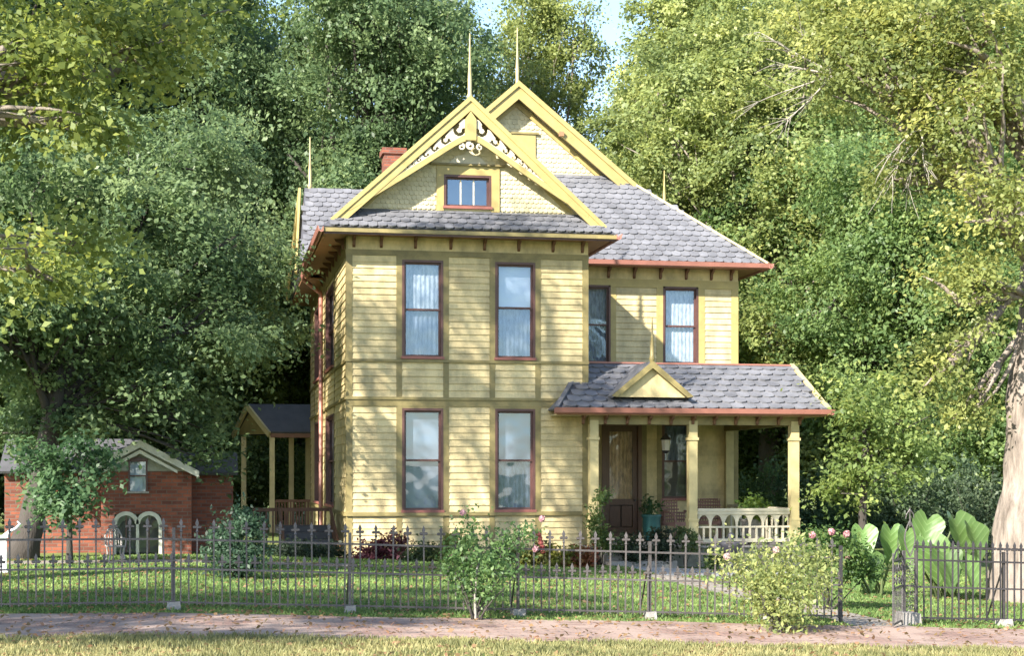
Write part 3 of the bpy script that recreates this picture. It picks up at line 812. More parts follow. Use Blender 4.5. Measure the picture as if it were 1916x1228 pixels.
# downspout on the left wall
dsY = uy(609)
ds = MB(); ds.smooth = True
ds.tube([(x0 - 0.06, dsY - 0.6, ez - 0.1), (x0 - 0.05, dsY - 0.4, 6.75), (XL - 0.14, dsY, 6.45), (XL - 0.12, dsY, 6.3), (XL - 0.12, dsY, 0.3), (XL - 0.25, dsY - 0.1, 0.12)], 0.055, 8)
ds.build('downspout', M['gutter'], house)
bk = [(0, 0.0), (0.22, 0.0), (0.20, -0.05), (0.08, -0.10), (0.06, -0.2), (0.0, -0.24)]
def bracket(F, u, z, sc=1.0, w=0.06, mat='bracket'):
    FF = Fr(F.p(u, 0, 0), F.n, F.u)
    MB().ext(FF, [(a * sc + 0.022, z + b * sc) for a, b in bk], -w / 2, w / 2).build('bracket', M[mat], house)
for px in (662, 713, 777, 843, 906, 970, 1034, 1089): bracket(FW, ux(px), 6.90)
for px in (1138, 1186, 1235, 1283, 1330, 1367): bracket(FM, um(px), 6.90, 1.1)
for k in range(8): bracket(FL, YW + 0.5 + k * 1.0, 6.90)

# --- chimney
cp = W_(735, 282, dep(735, 45.0))
ch = MB().box(cp.x - 0.28, cp.x + 0.28, 44.6, 45.3, 8.0, cp.z - 0.16)
ch.box(cp.x - 0.34, cp.x + 0.34, 44.54, 45.36, cp.z - 0.16, cp.z)
ch.build('chimney', M['brick'], house)

# ------------------------------------------------------------------ front porch
PY, PRY = 33.7, 35.6
pe0, pe1, pez = X_(1042, PY), X_(1549, PY), 3.17
pr0, pr1, prz = X_(1092, PRY), X_(1480, PRY), 4.28
pp = MB()
pp.slab([(pe0, PY, pez), (pe1, PY, pez), (pr1, PRY, prz), (pr0, PRY, prz)], (0, -0.5, 0.86), 0.06)
proof = pp.build('porch_roof', M['underlay'], house)
ps = MB()
ps.slab([(pe1, PY, pez), (pe1, YM, pez), (pr1, YM, prz), (pr1, PRY, prz)], (1, 0, 0.3), 0.05)
ps.slab([(pe0, PY, pez), (pe0, YW - 0.04, pez), (pr0 - 0.5, YW - 0.04, prz - 0.55), (pr0, PRY, prz)], (-1, 0, 1), 0.05)
ps.slab([(pr0, PRY, prz), (pr1, PRY, prz), (pr1, YM, prz + 0.06), (pr0, YM, prz + 0.06)], (0, 0, 1), 0.05)
ps.build('porch_roof_side', M['slate'], house)
vv = Vector((0, PRY - PY, prz - pez)); L_ = vv.length
shingles(proof, (0, PY - 0.02, pez - 0.005), (1, 0, 0), vv, [(pe0 + 0.02, 0), (pe1 - 0.02, 0), (pr1, L_), (pr0, L_)], 0.29, 0.275, 35.5, thick=0.026, jit=0.04)
MB().bar((pr0, PRY - 0.02, prz + 0.02), (pr1 + 0.03, PRY - 0.02, prz + 0.01), 0.12, 0.035).build('ridge_cap', M['gutter'], proof)
MB().bar((pe1 + 0.02, PY - 0.02, pez + 0.02), (pr1 + 0.02, PRY, prz + 0.03), 0.10, 0.05).build('hip_cap', M['post'], proof)
MB().bar((pe0 - 0.01, PY - 0.02, pez + 0.02), (pr0, PRY, prz + 0.03), 0.10, 0.05).build('hip_cap', M['slate'], proof)
gutter((pe0 - 0.06, PY, pez + 0.0), (pe1 + 0.08, PY, pez + 0.0), (0, -1, 0))
gutter((pe1 + 0.01, PY - 0.1, pez), (pe1 + 0.01, YM, pez), (1, 0, 0))
MB().box(pe0, pe1, PY + 0.01, PY + 0.05, pez - 0.14, pez - 0.06).build('fascia', M['soffit'], house)
MB().box(pe0 + 0.05, pe1 - 0.05, PY + 0.05, YM, 3.03, 3.06).build('porch_ceiling', M['post'], house)
FP = Fr((0, 34.1, 0), (1, 0, 0), (0, -1, 0))
posts = [X_(1110, 34.1), X_(1295, 34.1), X_(1485, 34.1)]
DK = 0.17
for x in posts:
    m = MB()
    m.box(x - 0.095, x + 0.095, 34.0, 34.2, DK - 0.3, 2.93)
    m.box(x - 0.11, x + 0.11, 33.985, 34.215, DK - 0.3, DK + 0.55)
    m.box(x - 0.12, x + 0.12, 33.975, 34.225, DK + 0.55, DK + 0.60)
    m.box(x - 0.12, x + 0.12, 33.975, 34.225, 2.50, 2.56)
    m.build('porch_post', M['post'], house)
MB().box(posts[0] - 0.1, posts[2] + 0.1, 34.02, 34.18, 2.84, 3.03).build('porch_beam', M['trim'], house)
for x in np.linspace(posts[0] - 0.25, posts[2] + 0.1, 11):
    FF = Fr((x, 34.02, 0), (0, -1, 0), (1, 0, 0))
    MB().ext(FF, [(0, 3.03), (0.24, 3.03), (0.22, 2.99), (0.07, 2.93), (0.05, 2.86), (0, 2.84)], -0.03, 0.03).build('bracket', M['bracket'], house)
MB().box(posts[2] - 0.1, posts[2] + 0.1, 34.2, YM, 2.84, 3.03).build('porch_beam', M['trim'], house)
MB().box(posts[2] - 0.1, posts[2] + 0.1, YM - 0.2, YM - 0.02, DK - 0.3, 2.84).build('porch_post', M['post'], house)
# deck boards
for k in range(14):
    a = 33.9 + k * 0.35
    MB().box(posts[0] - 0.2, posts[2] + 0.2, a, a + 0.342, DK - 0.04, DK + R.uniform(-0.003, 0.003)).build('deck_board', M['deck'], house)
MB().box(posts[0] - 0.15, posts[2] + 0.15, 33.98, YM, -0.6, DK - 0.045).build('porch_base', M['foundation'], house)
for k in range(2):
    MB().box(X_(1135, 33.6), X_(1260, 33.6), 33.3 + k * 0.3, 33.6 + k * 0.3 - 0.004, -0.6, -0.12 + k * 0.15).build('porch_step', M['stone'], house)
# porch rail: arches over pairs of balusters
ra, rb, rt, rbz = posts[1] + 0.11, posts[2] - 0.11, 0.93, 0.24
rail = MB().box(ra, rb, 34.03, 34.17, rt, rt + 0.06).box(ra, rb, 34.05, 34.15, rt - 0.07, rt - 0.002).box(ra, rb, 34.05, 34.15, rbz, rbz + 0.08).box(ra, rb, 34.07, 34.13, 0.56, 0.60).build('porch_rail', M['cream'], house)
nb = 14; wd = (rb - ra) / nb
for k in range(1, nb):
    x = ra + k * wd
    full = k % 2 == 0
    MB().box(x - 0.022, x + 0.022, 34.078, 34.122, rbz + 0.08, rt - 0.07 if full else 0.56).build('baluster', M['cream'], rail)
for k in range(0, nb, 2):
    c = ra + (k + 1) * wd; r = wd - 0.022
    arc = [(c + r * math.cos(t), 0.60 + 0.245 * math.sin(t)) for t in np.linspace(0, math.pi, 13)]
    arch = MB()
    for q in range(12):
        (a1, b1), (a2, b2) = arc[q], arc[q + 1]
        arch.ext(FP, [(a1, b1), (a2, b2), (a2, rt - 0.07), (a1, rt - 0.07)], -0.02, 0.02)
    arch.build('arch_panel', M['cream'], rail)
for y in np.linspace(34.4, YM - 0.3, 12):
    MB().box(posts[2] - 0.02, posts[2] + 0.02, y - 0.02, y + 0.02, rbz, rt).build('baluster', M['cream'], rail)
MB().box(posts[2] - 0.05, posts[2] + 0.05, 34.2, YM - 0.2, rt, rt + 0.06).build('handrail', M['cream'], rail)
# little gable on the porch roof
gx, gyf = X_(1219, 33.85), 33.85
gtop, gbot = Z_(1219, 676, gyf), Z_(1219, 742, gyf)
hw = 0.92
FPG = Fr((0, gyf, 0), (1, 0, 0), (0, -1, 0))
pg = MB()
for s in (-1, 1):
    pg.slab([(gx + s * hw, gyf - 0.1, gbot), (gx, gyf - 0.1, gtop), (gx, PRY, gtop), (gx + s * hw, PRY - 1.3, gbot)], (s * 0.6, 0, 1), 0.05)
pg.build('porch_gable_roof', M['slate'], house)
for s in (-1, 1):
    MB().ext(FPG, [(gx, gtop), (gx + s * hw, gbot), (gx + s * (hw - 0.13), gbot - 0.03), (gx, gtop - 0.16)], 0.06, 0.12).build('bargeboard', M['trim'], house)
MB().ext(FPG, [(gx - hw + 0.1, gbot - 0.02), (gx + hw - 0.1, gbot - 0.02), (gx, gtop - 0.13)], -0.04, 0.0).build('porch_gable_panel', M['siding'], house)
finial(gx, gyf - 0.06, gtop, 0.95, 'trim', 0.055)

# ------------------------------------------------------------------ side porch, far left corner
SN, SF, SR = (X_(505, 47.6), 47.6), (X_(437, 49.8), 49.8), (X_(464, 48.7), 48.7)
sez, srz = 3.0, 3.86
s1 = MB()
s1.slab([(SN[0], SN[1], sez), (XL + 1.0, SN[1], sez), (XL + 1.0, SR[1], srz), (SR[0], SR[1], srz)], (0, -0.86, 1), 0.07)
s1.slab([(SF[0], SF[1], sez), (XL + 1.0, SF[1], sez), (XL + 1.0, SR[1], srz), (SR[0], SR[1], srz)], (0, 0.86, 1), 0.07)
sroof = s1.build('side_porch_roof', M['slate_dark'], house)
MB().add([(SN[0] + 0.08, SN[1] + 0.06, sez - 0.05), (SF[0] + 0.08, SF[1] - 0.06, sez - 0.05), (SR[0] + 0.1, SR[1], srz - 0.15), (SN[0] + 0.14, SN[1] + 0.08, sez - 0.05), (SF[0] + 0.14, SF[1] - 0.04, sez - 0.05), (SR[0] + 0.16, SR[1], srz - 0.15)],
         [(0, 1, 2), (3, 5, 4), (0, 3, 4, 1), (1, 4, 5, 2), (2, 5, 3, 0)]).build('side_porch_gable', M['trim'], house)
for P in (SN, SF):
    MB().bar((P[0] - 0.02, P[1], sez - 0.08), (SR[0] - 0.02, SR[1], srz - 0.08), 0.07, 0.16).build('bargeboard', M['post'], house)
MB().box(SN[0] + 0.3, XL + 1.0, SN[1] + 0.15, SF[1] - 0.15, sez - 0.12, sez - 0.08).build('side_porch_ceiling', M['bracket'], house)
MB().bar((SN[0] + 0.02, SN[1] + 0.1, sez - 0.1), (XL, SN[1] + 0.1, sez - 0.1), 0.12, 0.14).build('side_porch_beam', M['bracket'], house)
for px, Yp in ((509, 47.75), (456, 49.6), (545, 49.6), (576, 49.6)):
    x = X_(px, Yp)
    MB().box(x - 0.075, x + 0.075, Yp - 0.075, Yp + 0.075, -0.1, sez - 0.1).build('side_porch_post', M['post'], house)
MB().box(SN[0] + 0.1, XL + 1.0, 47.75, 49.7, -0.3, 0.2).build('side_porch_deck', M['deck'], house)
for k in range(16):
    x = X_(509, 47.75) + 0.12 + k * 0.085
    MB().box(x - 0.02, x + 0.02, 47.72, 47.78, 0.25, 0.95).build('baluster', M['bracket'], house)
MB().box(X_(509, 47.75), XL - 0.02, 47.7, 47.8, 0.93, 1.0).build('handrail', M['bracket'], house)
# dark stair with a sloping side along the left wall
st = thing('cellar_steps', (2.0, 36.6, ground(2.0)), 'dark weathered timber steps with a sloping lattice side against the left wall', 'steps')
g0 = ground(2.0)
def stz(y): return g0 + 0.92 - 0.30 * (37.6 - y)
for xx in (1.5, 2.68):
    MB().bar((xx, 35.0, stz(35.0)), (xx, 37.6, stz(37.6)), 0.06, 0.09).build('handrail', M['bracket'], st)
    for y in np.arange(35.05, 37.6, 0.2):
        MB().bar((xx, y, g0), (xx, y, stz(y)), 0.035, 0.035).build('baluster', M['bracket'], st)
MB().bar((0.9, 37.6, stz(37.6)), (2.7, 37.6, stz(37.6)), 0.06, 0.08).build('handrail', M['bracket'], st)
for k in range(12):
    x = 0.9 + k * 0.15
    MB().bar((x, 37.58, g0), (x, 37.58, stz(37.6)), 0.035, 0.035).build('baluster', M['bracket'], st)
for k in range(4):
    MB().box(1.53, 2.64, 35.6 + k * 0.5, 36.1 + k * 0.5 - 0.004, g0 - 0.05, g0 + 0.14 * (k + 1)).build('step', M['pot_dark'], st)

# ------------------------------------------------------------------ place clapboards and slates: the largest 300 of each singly
BOARDS.sort(key=lambda t: -t[0])
for k, (v, Mx, par) in enumerate(BOARDS[:300]): inst('clapboard', cb, Mx, par)
def joined(name, base, items, mat, par):
    bv = np.array([v.co[:] for v in base.vertices]); fs = [tuple(p.vertices) for p in base.polygons]
    vs_, ff = [], []
    for k, (v, Mx, p) in enumerate(items):
        A = np.array(Mx)
        vs_.append(bv @ A[:3, :3].T + A[:3, 3]); ff += [tuple(i + k * len(bv) for i in f) for f in fs]
    me = bpy.data.meshes.new(name); me.from_pydata(np.concatenate(vs_).tolist(), [], ff); me.materials.append(mat)
    return tag(link(bpy.data.objects.new(name, me), par), kind='stuff')
for p in {id(b[2]): b[2] for b in BOARDS[300:]}.values():
    joined('clapboards', cb, [b for b in BOARDS[300:] if b[2] == p], M['siding'], p)
SH.sort(key=lambda t: -t[0])
for v, Mx, par in SH[:300]: inst('slate', SLATE, Mx, par)
for p in {id(b[2]): b[2] for b in SH[300:]}.values():
    joined('slates', SLATE, [b for b in SH[300:] if b[2] == p], M['slate'], p)

# ------------------------------------------------------------------ iron fence, gate
FY = 20.0
def picket_mesh(name, h, mat, tip=1.0):
    m = MB(); b = 0.009
    m.box(-b, b, -b, b, 0.06, h - 0.16)
    z = h - 0.16                                          # a cast finial: collar, three-lobed cross, spear
    m.lathe((0, 0, z), [(0.012, -0.012), (0.02, 0.0), (0.012, 0.014)], 6)
    m.box(-0.011, 0.011, -0.008, 0.008, z, z + 0.07)
    m.add([(-0.055, 0, z + 0.055), (-0.04, -0.008, z + 0.075), (-0.04, 0.008, z + 0.035), (0, -0.009, z + 0.07), (0, 0.009, z + 0.04), (0.04, -0.008, z + 0.075), (0.04, 0.008, z + 0.035), (0.055, 0, z + 0.055)],
          [(0, 1, 2), (1, 3, 4, 2), (3, 5, 6, 4), (5, 7, 6)])
    m.box(-0.052, 0.052, -0.007, 0.007, z + 0.045, z + 0.066)
    m.add([(-0.012, -0.008, z + 0.066), (0.012, -0.008, z + 0.066), (0.012, 0.008, z + 0.066), (-0.012, 0.008, z + 0.066), (-0.022, -0.006, z + 0.105), (0.022, -0.006, z + 0.105), (0.022, 0.006, z + 0.105), (-0.022, 0.006, z + 0.105), (0, 0, z + 0.16 * tip)],
          [(0, 1, 5, 4), (1, 2, 6, 5), (2, 3, 7, 6), (3, 0, 4, 7), (4, 5, 8), (5, 6, 8), (6, 7, 8), (7, 4, 8)])
    return m.mesh(name, mat)
TALL, SHORT = picket_mesh('picket', 1.12, M['iron']), picket_mesh('picket', 0.70, M['iron'])
TALLD, SHORTD = picket_mesh('picket', 1.14, M['iron_dark']), picket_mesh('picket', 0.62, M['iron_dark'])
def fence(x0, x1, post_x, label, tall, short, iron, pitch, alt):
    t = thing('iron_fence', (x0, FY, ground(x0)), label, 'fence')
    n = int((x1 - x0) / pitch)
    for k in range(n + 1):
        x = x0 + k * pitch
        lean = Matrix.Rotation(R.uniform(-0.012, 0.012), 4, 'Y') @ Matrix.Rotation(R.uniform(-0.01, 0.01), 4, 'X')
        inst('picket', tall if (k % 2 == 0 or not alt) else short, Matrix.Translation((x, FY, ground(x))) @ lean, t)
    for h, hh in ((0.86, 0.024), (0.50, 0.022), (0.09, 0.022)):
        m = MB(); xs = [x0 - 0.03] + [x for x in (-0.6,) if x0 < x < x1] + [x1 + 0.03]
        for a, b in zip(xs, xs[1:]):
            m.bar((a, FY, ground(a) + h), (b, FY, ground(b) + h), 0.02, hh)
        m.build('rail', iron, t)
    for x in post_x:
        m = MB(); g = ground(x)
        m.box(x - 0.018, x + 0.018, FY + 0.012, FY + 0.048, g - 0.1, g + 1.0)
        m.bar((x, FY + 0.05, g + 0.8), (x, FY + 0.55, g + 0.0), 0.018, 0.018)
        m.build('post', iron, t)
        b = MB(); w = R.uniform(0.07, 0.10)
        b.hexa([(x - w, FY - 0.1, g - 0.05), (x + w, FY - 0.1, g - 0.05), (x + w, FY + 0.13, g - 0.05), (x - w, FY + 0.13, g - 0.05), (x - w * 0.8, FY - 0.08, g + 0.09), (x + w * 0.85, FY - 0.07, g + 0.1), (x + w * 0.8, FY + 0.1, g + 0.09), (x - w * 0.85, FY + 0.1, g + 0.1)])
        b.build('footing_stone', M['stone'], t)
    return t
xg0, xg1 = X_(1573, FY), X_(1692, FY)
fl = fence(-3.6, xg0, [X_(p, FY) for p in (-60, 325, 655, 970, 1217, 1440)], 'long weathered iron picket fence with cross finials running left of the gate', TALL, SHORT, M['iron'], 0.1, True)
MB().box(xg0 - 0.02, xg0 + 0.02, FY - 0.02, FY + 0.02, ground(xg0), ground(xg0) + 1.02).build('gate_stop_post', M['iron_dark'], fl)
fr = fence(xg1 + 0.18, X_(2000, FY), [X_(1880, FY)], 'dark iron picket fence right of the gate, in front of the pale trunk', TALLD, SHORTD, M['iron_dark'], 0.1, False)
# gate post with arrow finial
gp = thing('gate_post', (xg1, FY, ground(xg1)), 'tall ornamental iron gate post with arrow finial on a white stone', 'gate post')
g = ground(xg1)
def flat_scroll(c, ax, r, turns, a0, s, w=0.006, dpt=0.008):
    """thin wrought spiral in the vertical plane along ax"""
    k = int(14 * turns); pts = []
    for q in range(k + 1):
        f = q / k; a = a0 + s * f * turns * 2 * math.pi; rr = r * (1 - 0.75 * f)
        pts.append(Vector(c) + Vector(ax) * (rr * math.cos(a)) + Vector((0, 0, rr * math.sin(a))))
    return pts
m = MB()
for dx in (0, 0.16):
    m.box(xg1 + dx - 0.014, xg1 + dx + 0.014, FY - 0.014, FY + 0.014, g, g + 0.98)
for h in (0.12, 0.5, 0.86):
    m.box(xg1, xg1 + 0.16, FY - 0.008, FY + 0.008, g + h, g + h + 0.022)
m.build('post_frame', M['iron'], gp)
m = MB()
for k in range(7):
    m.tube(flat_scroll((xg1 + 0.05, FY, g + 0.19 + 0.1 * k), (1, 0, 0), 0.042, 1.3, 1.57 * k, 1), 0.006, 5)
    m.tube(flat_scroll((xg1 + 0.115, FY, g + 0.22 + 0.1 * k), (1, 0, 0), 0.042, 1.3, 3 + 1.57 * k, -1), 0.006, 5)
m.build('scrollwork', M['iron'], gp)
m = MB()
for s in (-1, 1):
    m.tube([(xg1 + 0.08 + s * 0.075 * math.sin(math.pi * t), FY, g + 0.9 + 0.48 * t) for t in np.linspace(0, 1, 10)], 0.010, 6)
m.tube([(xg1 + 0.08, FY, g + 1.3), (xg1 + 0.08, FY, g + 1.56)], [0.012, 0.006], 6)
for s in (-1, 1):
    m.tube([(xg1 + 0.08, FY, g + 1.53), (xg1 + 0.08 + s * 0.05, FY, g + 1.46), (xg1 + 0.08 + s * 0.06, FY, g + 1.40)], [0.008, 0.008, 0.004], 5)
m.build('arrow_finial', M['iron'], gp)
m = MB(); x = xg1 + 0.02
m.hexa([(x - 0.12, FY - 0.20, g - 0.05), (x + 0.15, FY - 0.20, g - 0.05), (x + 0.15, FY + 0.1, g - 0.05), (x - 0.12, FY + 0.1, g - 0.05), (x - 0.11, FY - 0.19, g + 0.17), (x + 0.13, FY - 0.18, g + 0.15), (x + 0.13, FY + 0.08, g + 0.16), (x - 0.11, FY + 0.08, g + 0.17)])
m.build('footing_stone', M['stone'], gp)
# gate leaf, swung out over the pavement
ga = math.radians(57)
gt = thing('iron_gate', (xg1 - 0.03, FY - 0.02, g), 'iron garden gate standing open, pickets below and scrolls above', 'gate')
dv = Vector((-math.cos(ga), -math.sin(ga), 0)); o = Vector((xg1 - 0.03, FY - 0.02, g))
def gpnt(t, z): return o + dv * t + Vector((0, 0, z))
Lg = 0.80
m = MB()
for t in (0.0, Lg): m.bar(gpnt(t, 0.04), gpnt(t, 0.98), 0.018, 0.018, up=dv)
for z in (0.06, 0.52, 0.88): m.bar(gpnt(0, z), gpnt(Lg, z), 0.02, 0.022)
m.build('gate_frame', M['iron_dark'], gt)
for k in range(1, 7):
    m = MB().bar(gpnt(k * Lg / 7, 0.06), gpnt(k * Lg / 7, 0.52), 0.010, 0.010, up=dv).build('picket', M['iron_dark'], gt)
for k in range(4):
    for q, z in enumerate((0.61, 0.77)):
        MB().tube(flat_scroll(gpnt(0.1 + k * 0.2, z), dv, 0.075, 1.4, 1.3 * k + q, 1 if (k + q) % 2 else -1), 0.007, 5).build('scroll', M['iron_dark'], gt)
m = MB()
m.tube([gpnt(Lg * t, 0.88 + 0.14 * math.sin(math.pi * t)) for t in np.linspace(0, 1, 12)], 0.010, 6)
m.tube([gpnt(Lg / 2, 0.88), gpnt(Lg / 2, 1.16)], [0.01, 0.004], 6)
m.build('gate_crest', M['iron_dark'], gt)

# white post standing at the left edge
wp_ = G_(6, 1075)
wp = thing('white_garden_post', wp_, 'white painted square post with carved bracket at the left edge', 'post')
m = MB().box(wp_.x - 0.055, wp_.x + 0.055, wp_.y - 0.055, wp_.y + 0.055, wp_.z - 0.05, wp_.z + 0.6)
m.box(wp_.x - 0.075, wp_.x + 0.075, wp_.y - 0.075, wp_.y + 0.075, wp_.z - 0.05, wp_.z + 0.08)
m.box(wp_.x - 0.08, wp_.x + 0.08, wp_.y - 0.08, wp_.y + 0.08, wp_.z + 0.6, wp_.z + 0.64)
m.build('shaft', M['whitewood'], wp)
m = MB().tube([(wp_.x, wp_.y, wp_.z + 0.62), (wp_.x + 0.1, wp_.y, wp_.z + 0.70), (wp_.x + 0.2, wp_.y, wp_.z + 0.75), (wp_.x + 0.27, wp_.y, wp_.z + 0.83), (wp_.x + 0.22, wp_.y, wp_.z + 0.87)], [0.03, 0.028, 0.024, 0.018, 0.008], 7)
m.smooth = True; m.build('bracket_arm', M['whitewood'], wp)

# ------------------------------------------------------------------ little brick cottage at the left
cd = 33.0
def cw(px, py): return W_(px, py, cd)
c0, c1 = cw(190, 1046), cw(358, 1046)
cX0, cX1, cYf = c0.x, c1.x, (c0.y + c1.y) / 2
cg0 = ground(cX0)
cott = thing('brick_cottage', ((cX0 + cX1) / 2, cYf, cg0), 'small red brick cottage with grey shingled gable and twin arched window behind the fence', 'cottage')
FC = Fr((0, cYf, 0), (1, 0, 0), (0, -1, 0))
pxm = cd / F_PX
zeave = H_EYE + (CY - 882) * pxm; zap = H_EYE + (CY - 826) * pxm; cxm = (cX0 + cX1) / 2 - 0.12
ww0, ww1 = W_(240, 900, cd).x, W_(276, 900, cd).x
wz0, wz1 = H_EYE + (CY - 920) * pxm, H_EYE + (CY - 862) * pxm
aw0, aw1 = W_(215, 900, cd).x, W_(300, 900, cd).x
az0, az1 = H_EYE + (CY - 1044) * pxm, H_EYE + (CY - 962) * pxm
m = MB()
us = sorted([cX0, ww0, ww1, aw0, aw1, cX1]); zs = sorted([cg0 - 0.2, max(az0, cg0), az1, wz0, zeave])
hol = [(ww0, ww1, wz0, 9), (aw0, aw1, max(az0, cg0), az1)]
for a, b in zip(us, us[1:]):
    for c, d in zip(zs, zs[1:]):
        if any(h[0] - 1e-6 <= a and b <= h[1] + 1e-6 and h[2] - 1e-6 <= c and d <= h[3] + 1e-6 for h in hol): continue
        m.fbox(FC, a, b, -0.15, 0, c, d)
m.box(cX1 - 0.15, cX1, cYf + 0.15, cYf + 3.2, cg0 - 0.2, zeave); m.box(cX0, cX0 + 0.15, cYf + 0.15, cYf + 3.2, cg0 - 0.2, zeave)
m.build('wall', M['brick'], cott)
cs = (zap - zeave) / (cX1 - cxm + 0.12)
M['grey_shingle'] = paint('grey_green_shingle', (0.30, 0.31, 0.25), 0.8, 0.4, 8, 0.4, 30)
M['pale_barge'] = paint('pale_barge', (0.55, 0.54, 0.44), 0.6, 0.4, 8, 0.2, 30)
def czr(x): return zap - cs * abs(x - cxm)
m = MB()
m.ext(FC, [(cX0, zeave), (ww0, zeave), (ww0, czr(ww0) - 0.05), (cX0, czr(cX0) - 0.05)], -0.12, 0.02)
m.ext(FC, [(ww1, zeave), (cX1, zeave), (cX1, czr(cX1) - 0.05), (ww1, czr(ww1) - 0.05)], -0.12, 0.02)
m.ext(FC, [(ww0, wz1), (ww1, wz1), (ww1, czr(ww1) - 0.05), (cxm, zap - 0.06), (ww0, czr(ww0) - 0.05)], -0.12, 0.02)
gl_ = m.build('gable_wall', M['grey_shingle'], cott)
m = MB()
for s in (-1, 1):
    xe = cxm + s * (max(cX1 - cxm, cxm - cX0) + 0.14)
    m.slab([(xe, cYf - 0.25, czr(xe)), (cxm, cYf - 0.25, zap), (cxm, cYf + 3.4, zap), (xe, cYf + 3.4, czr(xe))], (s * cs, 0, 1), 0.07)
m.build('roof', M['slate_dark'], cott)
for s in (-1, 1):
    xe = cxm + s * (max(cX1 - cxm, cxm - cX0) + 0.16)
    MB().ext(Fr((0, cYf - 0.25, 0), (1, 0, 0), (0, -1, 0)), [(cxm, zap + 0.02), (xe, czr(xe) + 0.02), (xe, czr(xe) - 0.12), (cxm, zap - 0.14)], 0, 0.05).build('bargeboard', M['pale_barge'], cott)
    xe2 = cxm + s * 0.75
    MB().ext(Fr((0, cYf - 0.22, 0), (1, 0, 0), (0, -1, 0)), [(cxm, zap - 0.18), (xe2, czr(xe2) - 0.20), (xe2, czr(xe2) - 0.26), (cxm, zap - 0.26)], 0, 0.04).build('bargeboard', M['pale_barge'], cott)
# gable window
wn_ = MB()
wn_.fbox(FC, ww0, ww0 + 0.035, -0.1, 0.04, wz0, wz1); wn_.fbox(FC, ww1 - 0.035, ww1, -0.1, 0.04, wz0, wz1)
wn_.ext(FC, [(ww0 - 0.01, wz1 - 0.03), (ww1 + 0.01, wz1 - 0.03), (ww1 + 0.01, wz1 + 0.03), ((ww0 + ww1) / 2, wz1 + 0.07), (ww0 - 0.01, wz1 + 0.03)], -0.05, 0.045)
wn_.fbox(FC, ww0 + 0.035, ww1 - 0.035, -0.06, -0.02, (wz0 + wz1) / 2 - 0.015, (wz0 + wz1) / 2 + 0.015)
wc = wn_.build('window', M['sash'], cott)
MB().fbox(FC, ww0 - 0.03, ww1 + 0.03, 0.0, 0.07, wz0 - 0.04, wz0).build('sill', M['stone'], wc)
for a, b in ((wz0, (wz0 + wz1) / 2), ((wz0 + wz1) / 2, wz1)):
    MB().add([FC.p(ww0 + 0.03, -0.045, a), FC.p(ww1 - 0.03, -0.045, a), FC.p(ww1 - 0.03, -0.045, b), FC.p(ww0 + 0.03, -0.045, b)], [(0, 1, 2, 3)]).build('pane', M['glass'], wc)
curtain(FC, ww0, ww1, -0.1, wz0, wz1, 'blind', wc, 0.008)
# twin arched window with pale surround
am = (aw0 + aw1) / 2
arch_w = MB()
def half(c, r, zc, r2):
    for k in range(12):
        t0, t1 = math.pi * k / 12, math.pi * (k + 1) / 12
        arch_w.ext(FC, [(c + r * math.cos(t0), zc + r * math.sin(t0)), (c + r2 * math.cos(t0), zc + r2 * math.sin(t0)), (c + r2 * math.cos(t1), zc + r2 * math.sin(t1)), (c + r * math.cos(t1), zc + r * math.sin(t1))], -0.06, 0.035)
hw_ = (aw1 - aw0) / 4; zc = az1 - hw_ + 0.02
for c in (aw0 + hw_, aw1 - hw_): half(c, hw_ - 0.05, zc, hw_ + 0.03)
for u in (aw0, aw1): arch_w.fbox(FC, u - 0.035, u + 0.035, -0.06, 0.034, cg0, zc)
arch_w.fbox(FC, am - 0.03, am + 0.03, -0.06, 0.034, cg0, zc)
aw = arch_w.build('arched_window', M['pale_barge'], cott)
for a, b in ((aw0 + 0.03, am - 0.03), (am + 0.03, aw1 - 0.03)):
    MB().add([FC.p(a, -0.07, cg0 + 0.05), FC.p(b, -0.07, cg0 + 0.05), FC.p(b, -0.07, az1), FC.p(a, -0.07, az1)], [(0, 1, 2, 3)]).build('pane', M['glass'], aw)
    MB().fbox(FC, (a + b) / 2 - 0.012, (a + b) / 2 + 0.012, -0.068, -0.04, cg0 + 0.05, az1 - 0.03).build('muntin', M['sash'], aw)
MB().fbox(FC, cX0 + 0.2, cX1 - 0.2, -0.7, -0.65, cg0, zeave).build('room_shade', M['interior'], aw)
# the low wings behind it
rw0, rw1 = W_(355, 900, cd + 1.6), W_(436, 900, cd + 1.6)
rz1 = H_EYE + (CY - 885) * (cd + 1.6) / F_PX
MB().box(cX1 + 0.004, rw1.x, cYf + 1.2, cYf + 3.2, cg0 - 0.2, rz1).build('wing_wall', M['brick'], cott)
lw0 = W_(18, 900, cd + 1.2)
m = MB().box(lw0.x, cX0 - 0.004, cYf + 0.9, cYf + 3.2, cg0 - 0.2, H_EYE + (CY - 880) * (cd + 1.2) / F_PX)
m.build('wing_wall', M['brick'], cott)
zt = H_EYE + (CY - 822) * (cd + 2) / F_PX
m = MB()
m.slab([(cX1 - 0.05, cYf + 1.0, rz1), (rw1.x + 0.1, cYf + 1.0, rz1), (rw1.x + 0.1, cYf + 2.2, rz1 + 0.45), (cX1 - 0.6, cYf + 2.2, rz1 + 0.45)], (0, -0.6, 1), 0.06)
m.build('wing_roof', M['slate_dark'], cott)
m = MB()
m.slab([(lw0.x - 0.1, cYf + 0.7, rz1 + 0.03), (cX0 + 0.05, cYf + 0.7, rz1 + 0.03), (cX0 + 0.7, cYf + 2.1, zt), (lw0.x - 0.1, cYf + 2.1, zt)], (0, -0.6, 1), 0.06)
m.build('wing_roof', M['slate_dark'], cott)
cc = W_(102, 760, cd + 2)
MB().box(cc.x - 0.17, cc.x + 0.17, cYf + 1.8, cYf + 2.15, rz1, cc.z + 0.2).build('chimney', M['slate_dark'], cott)

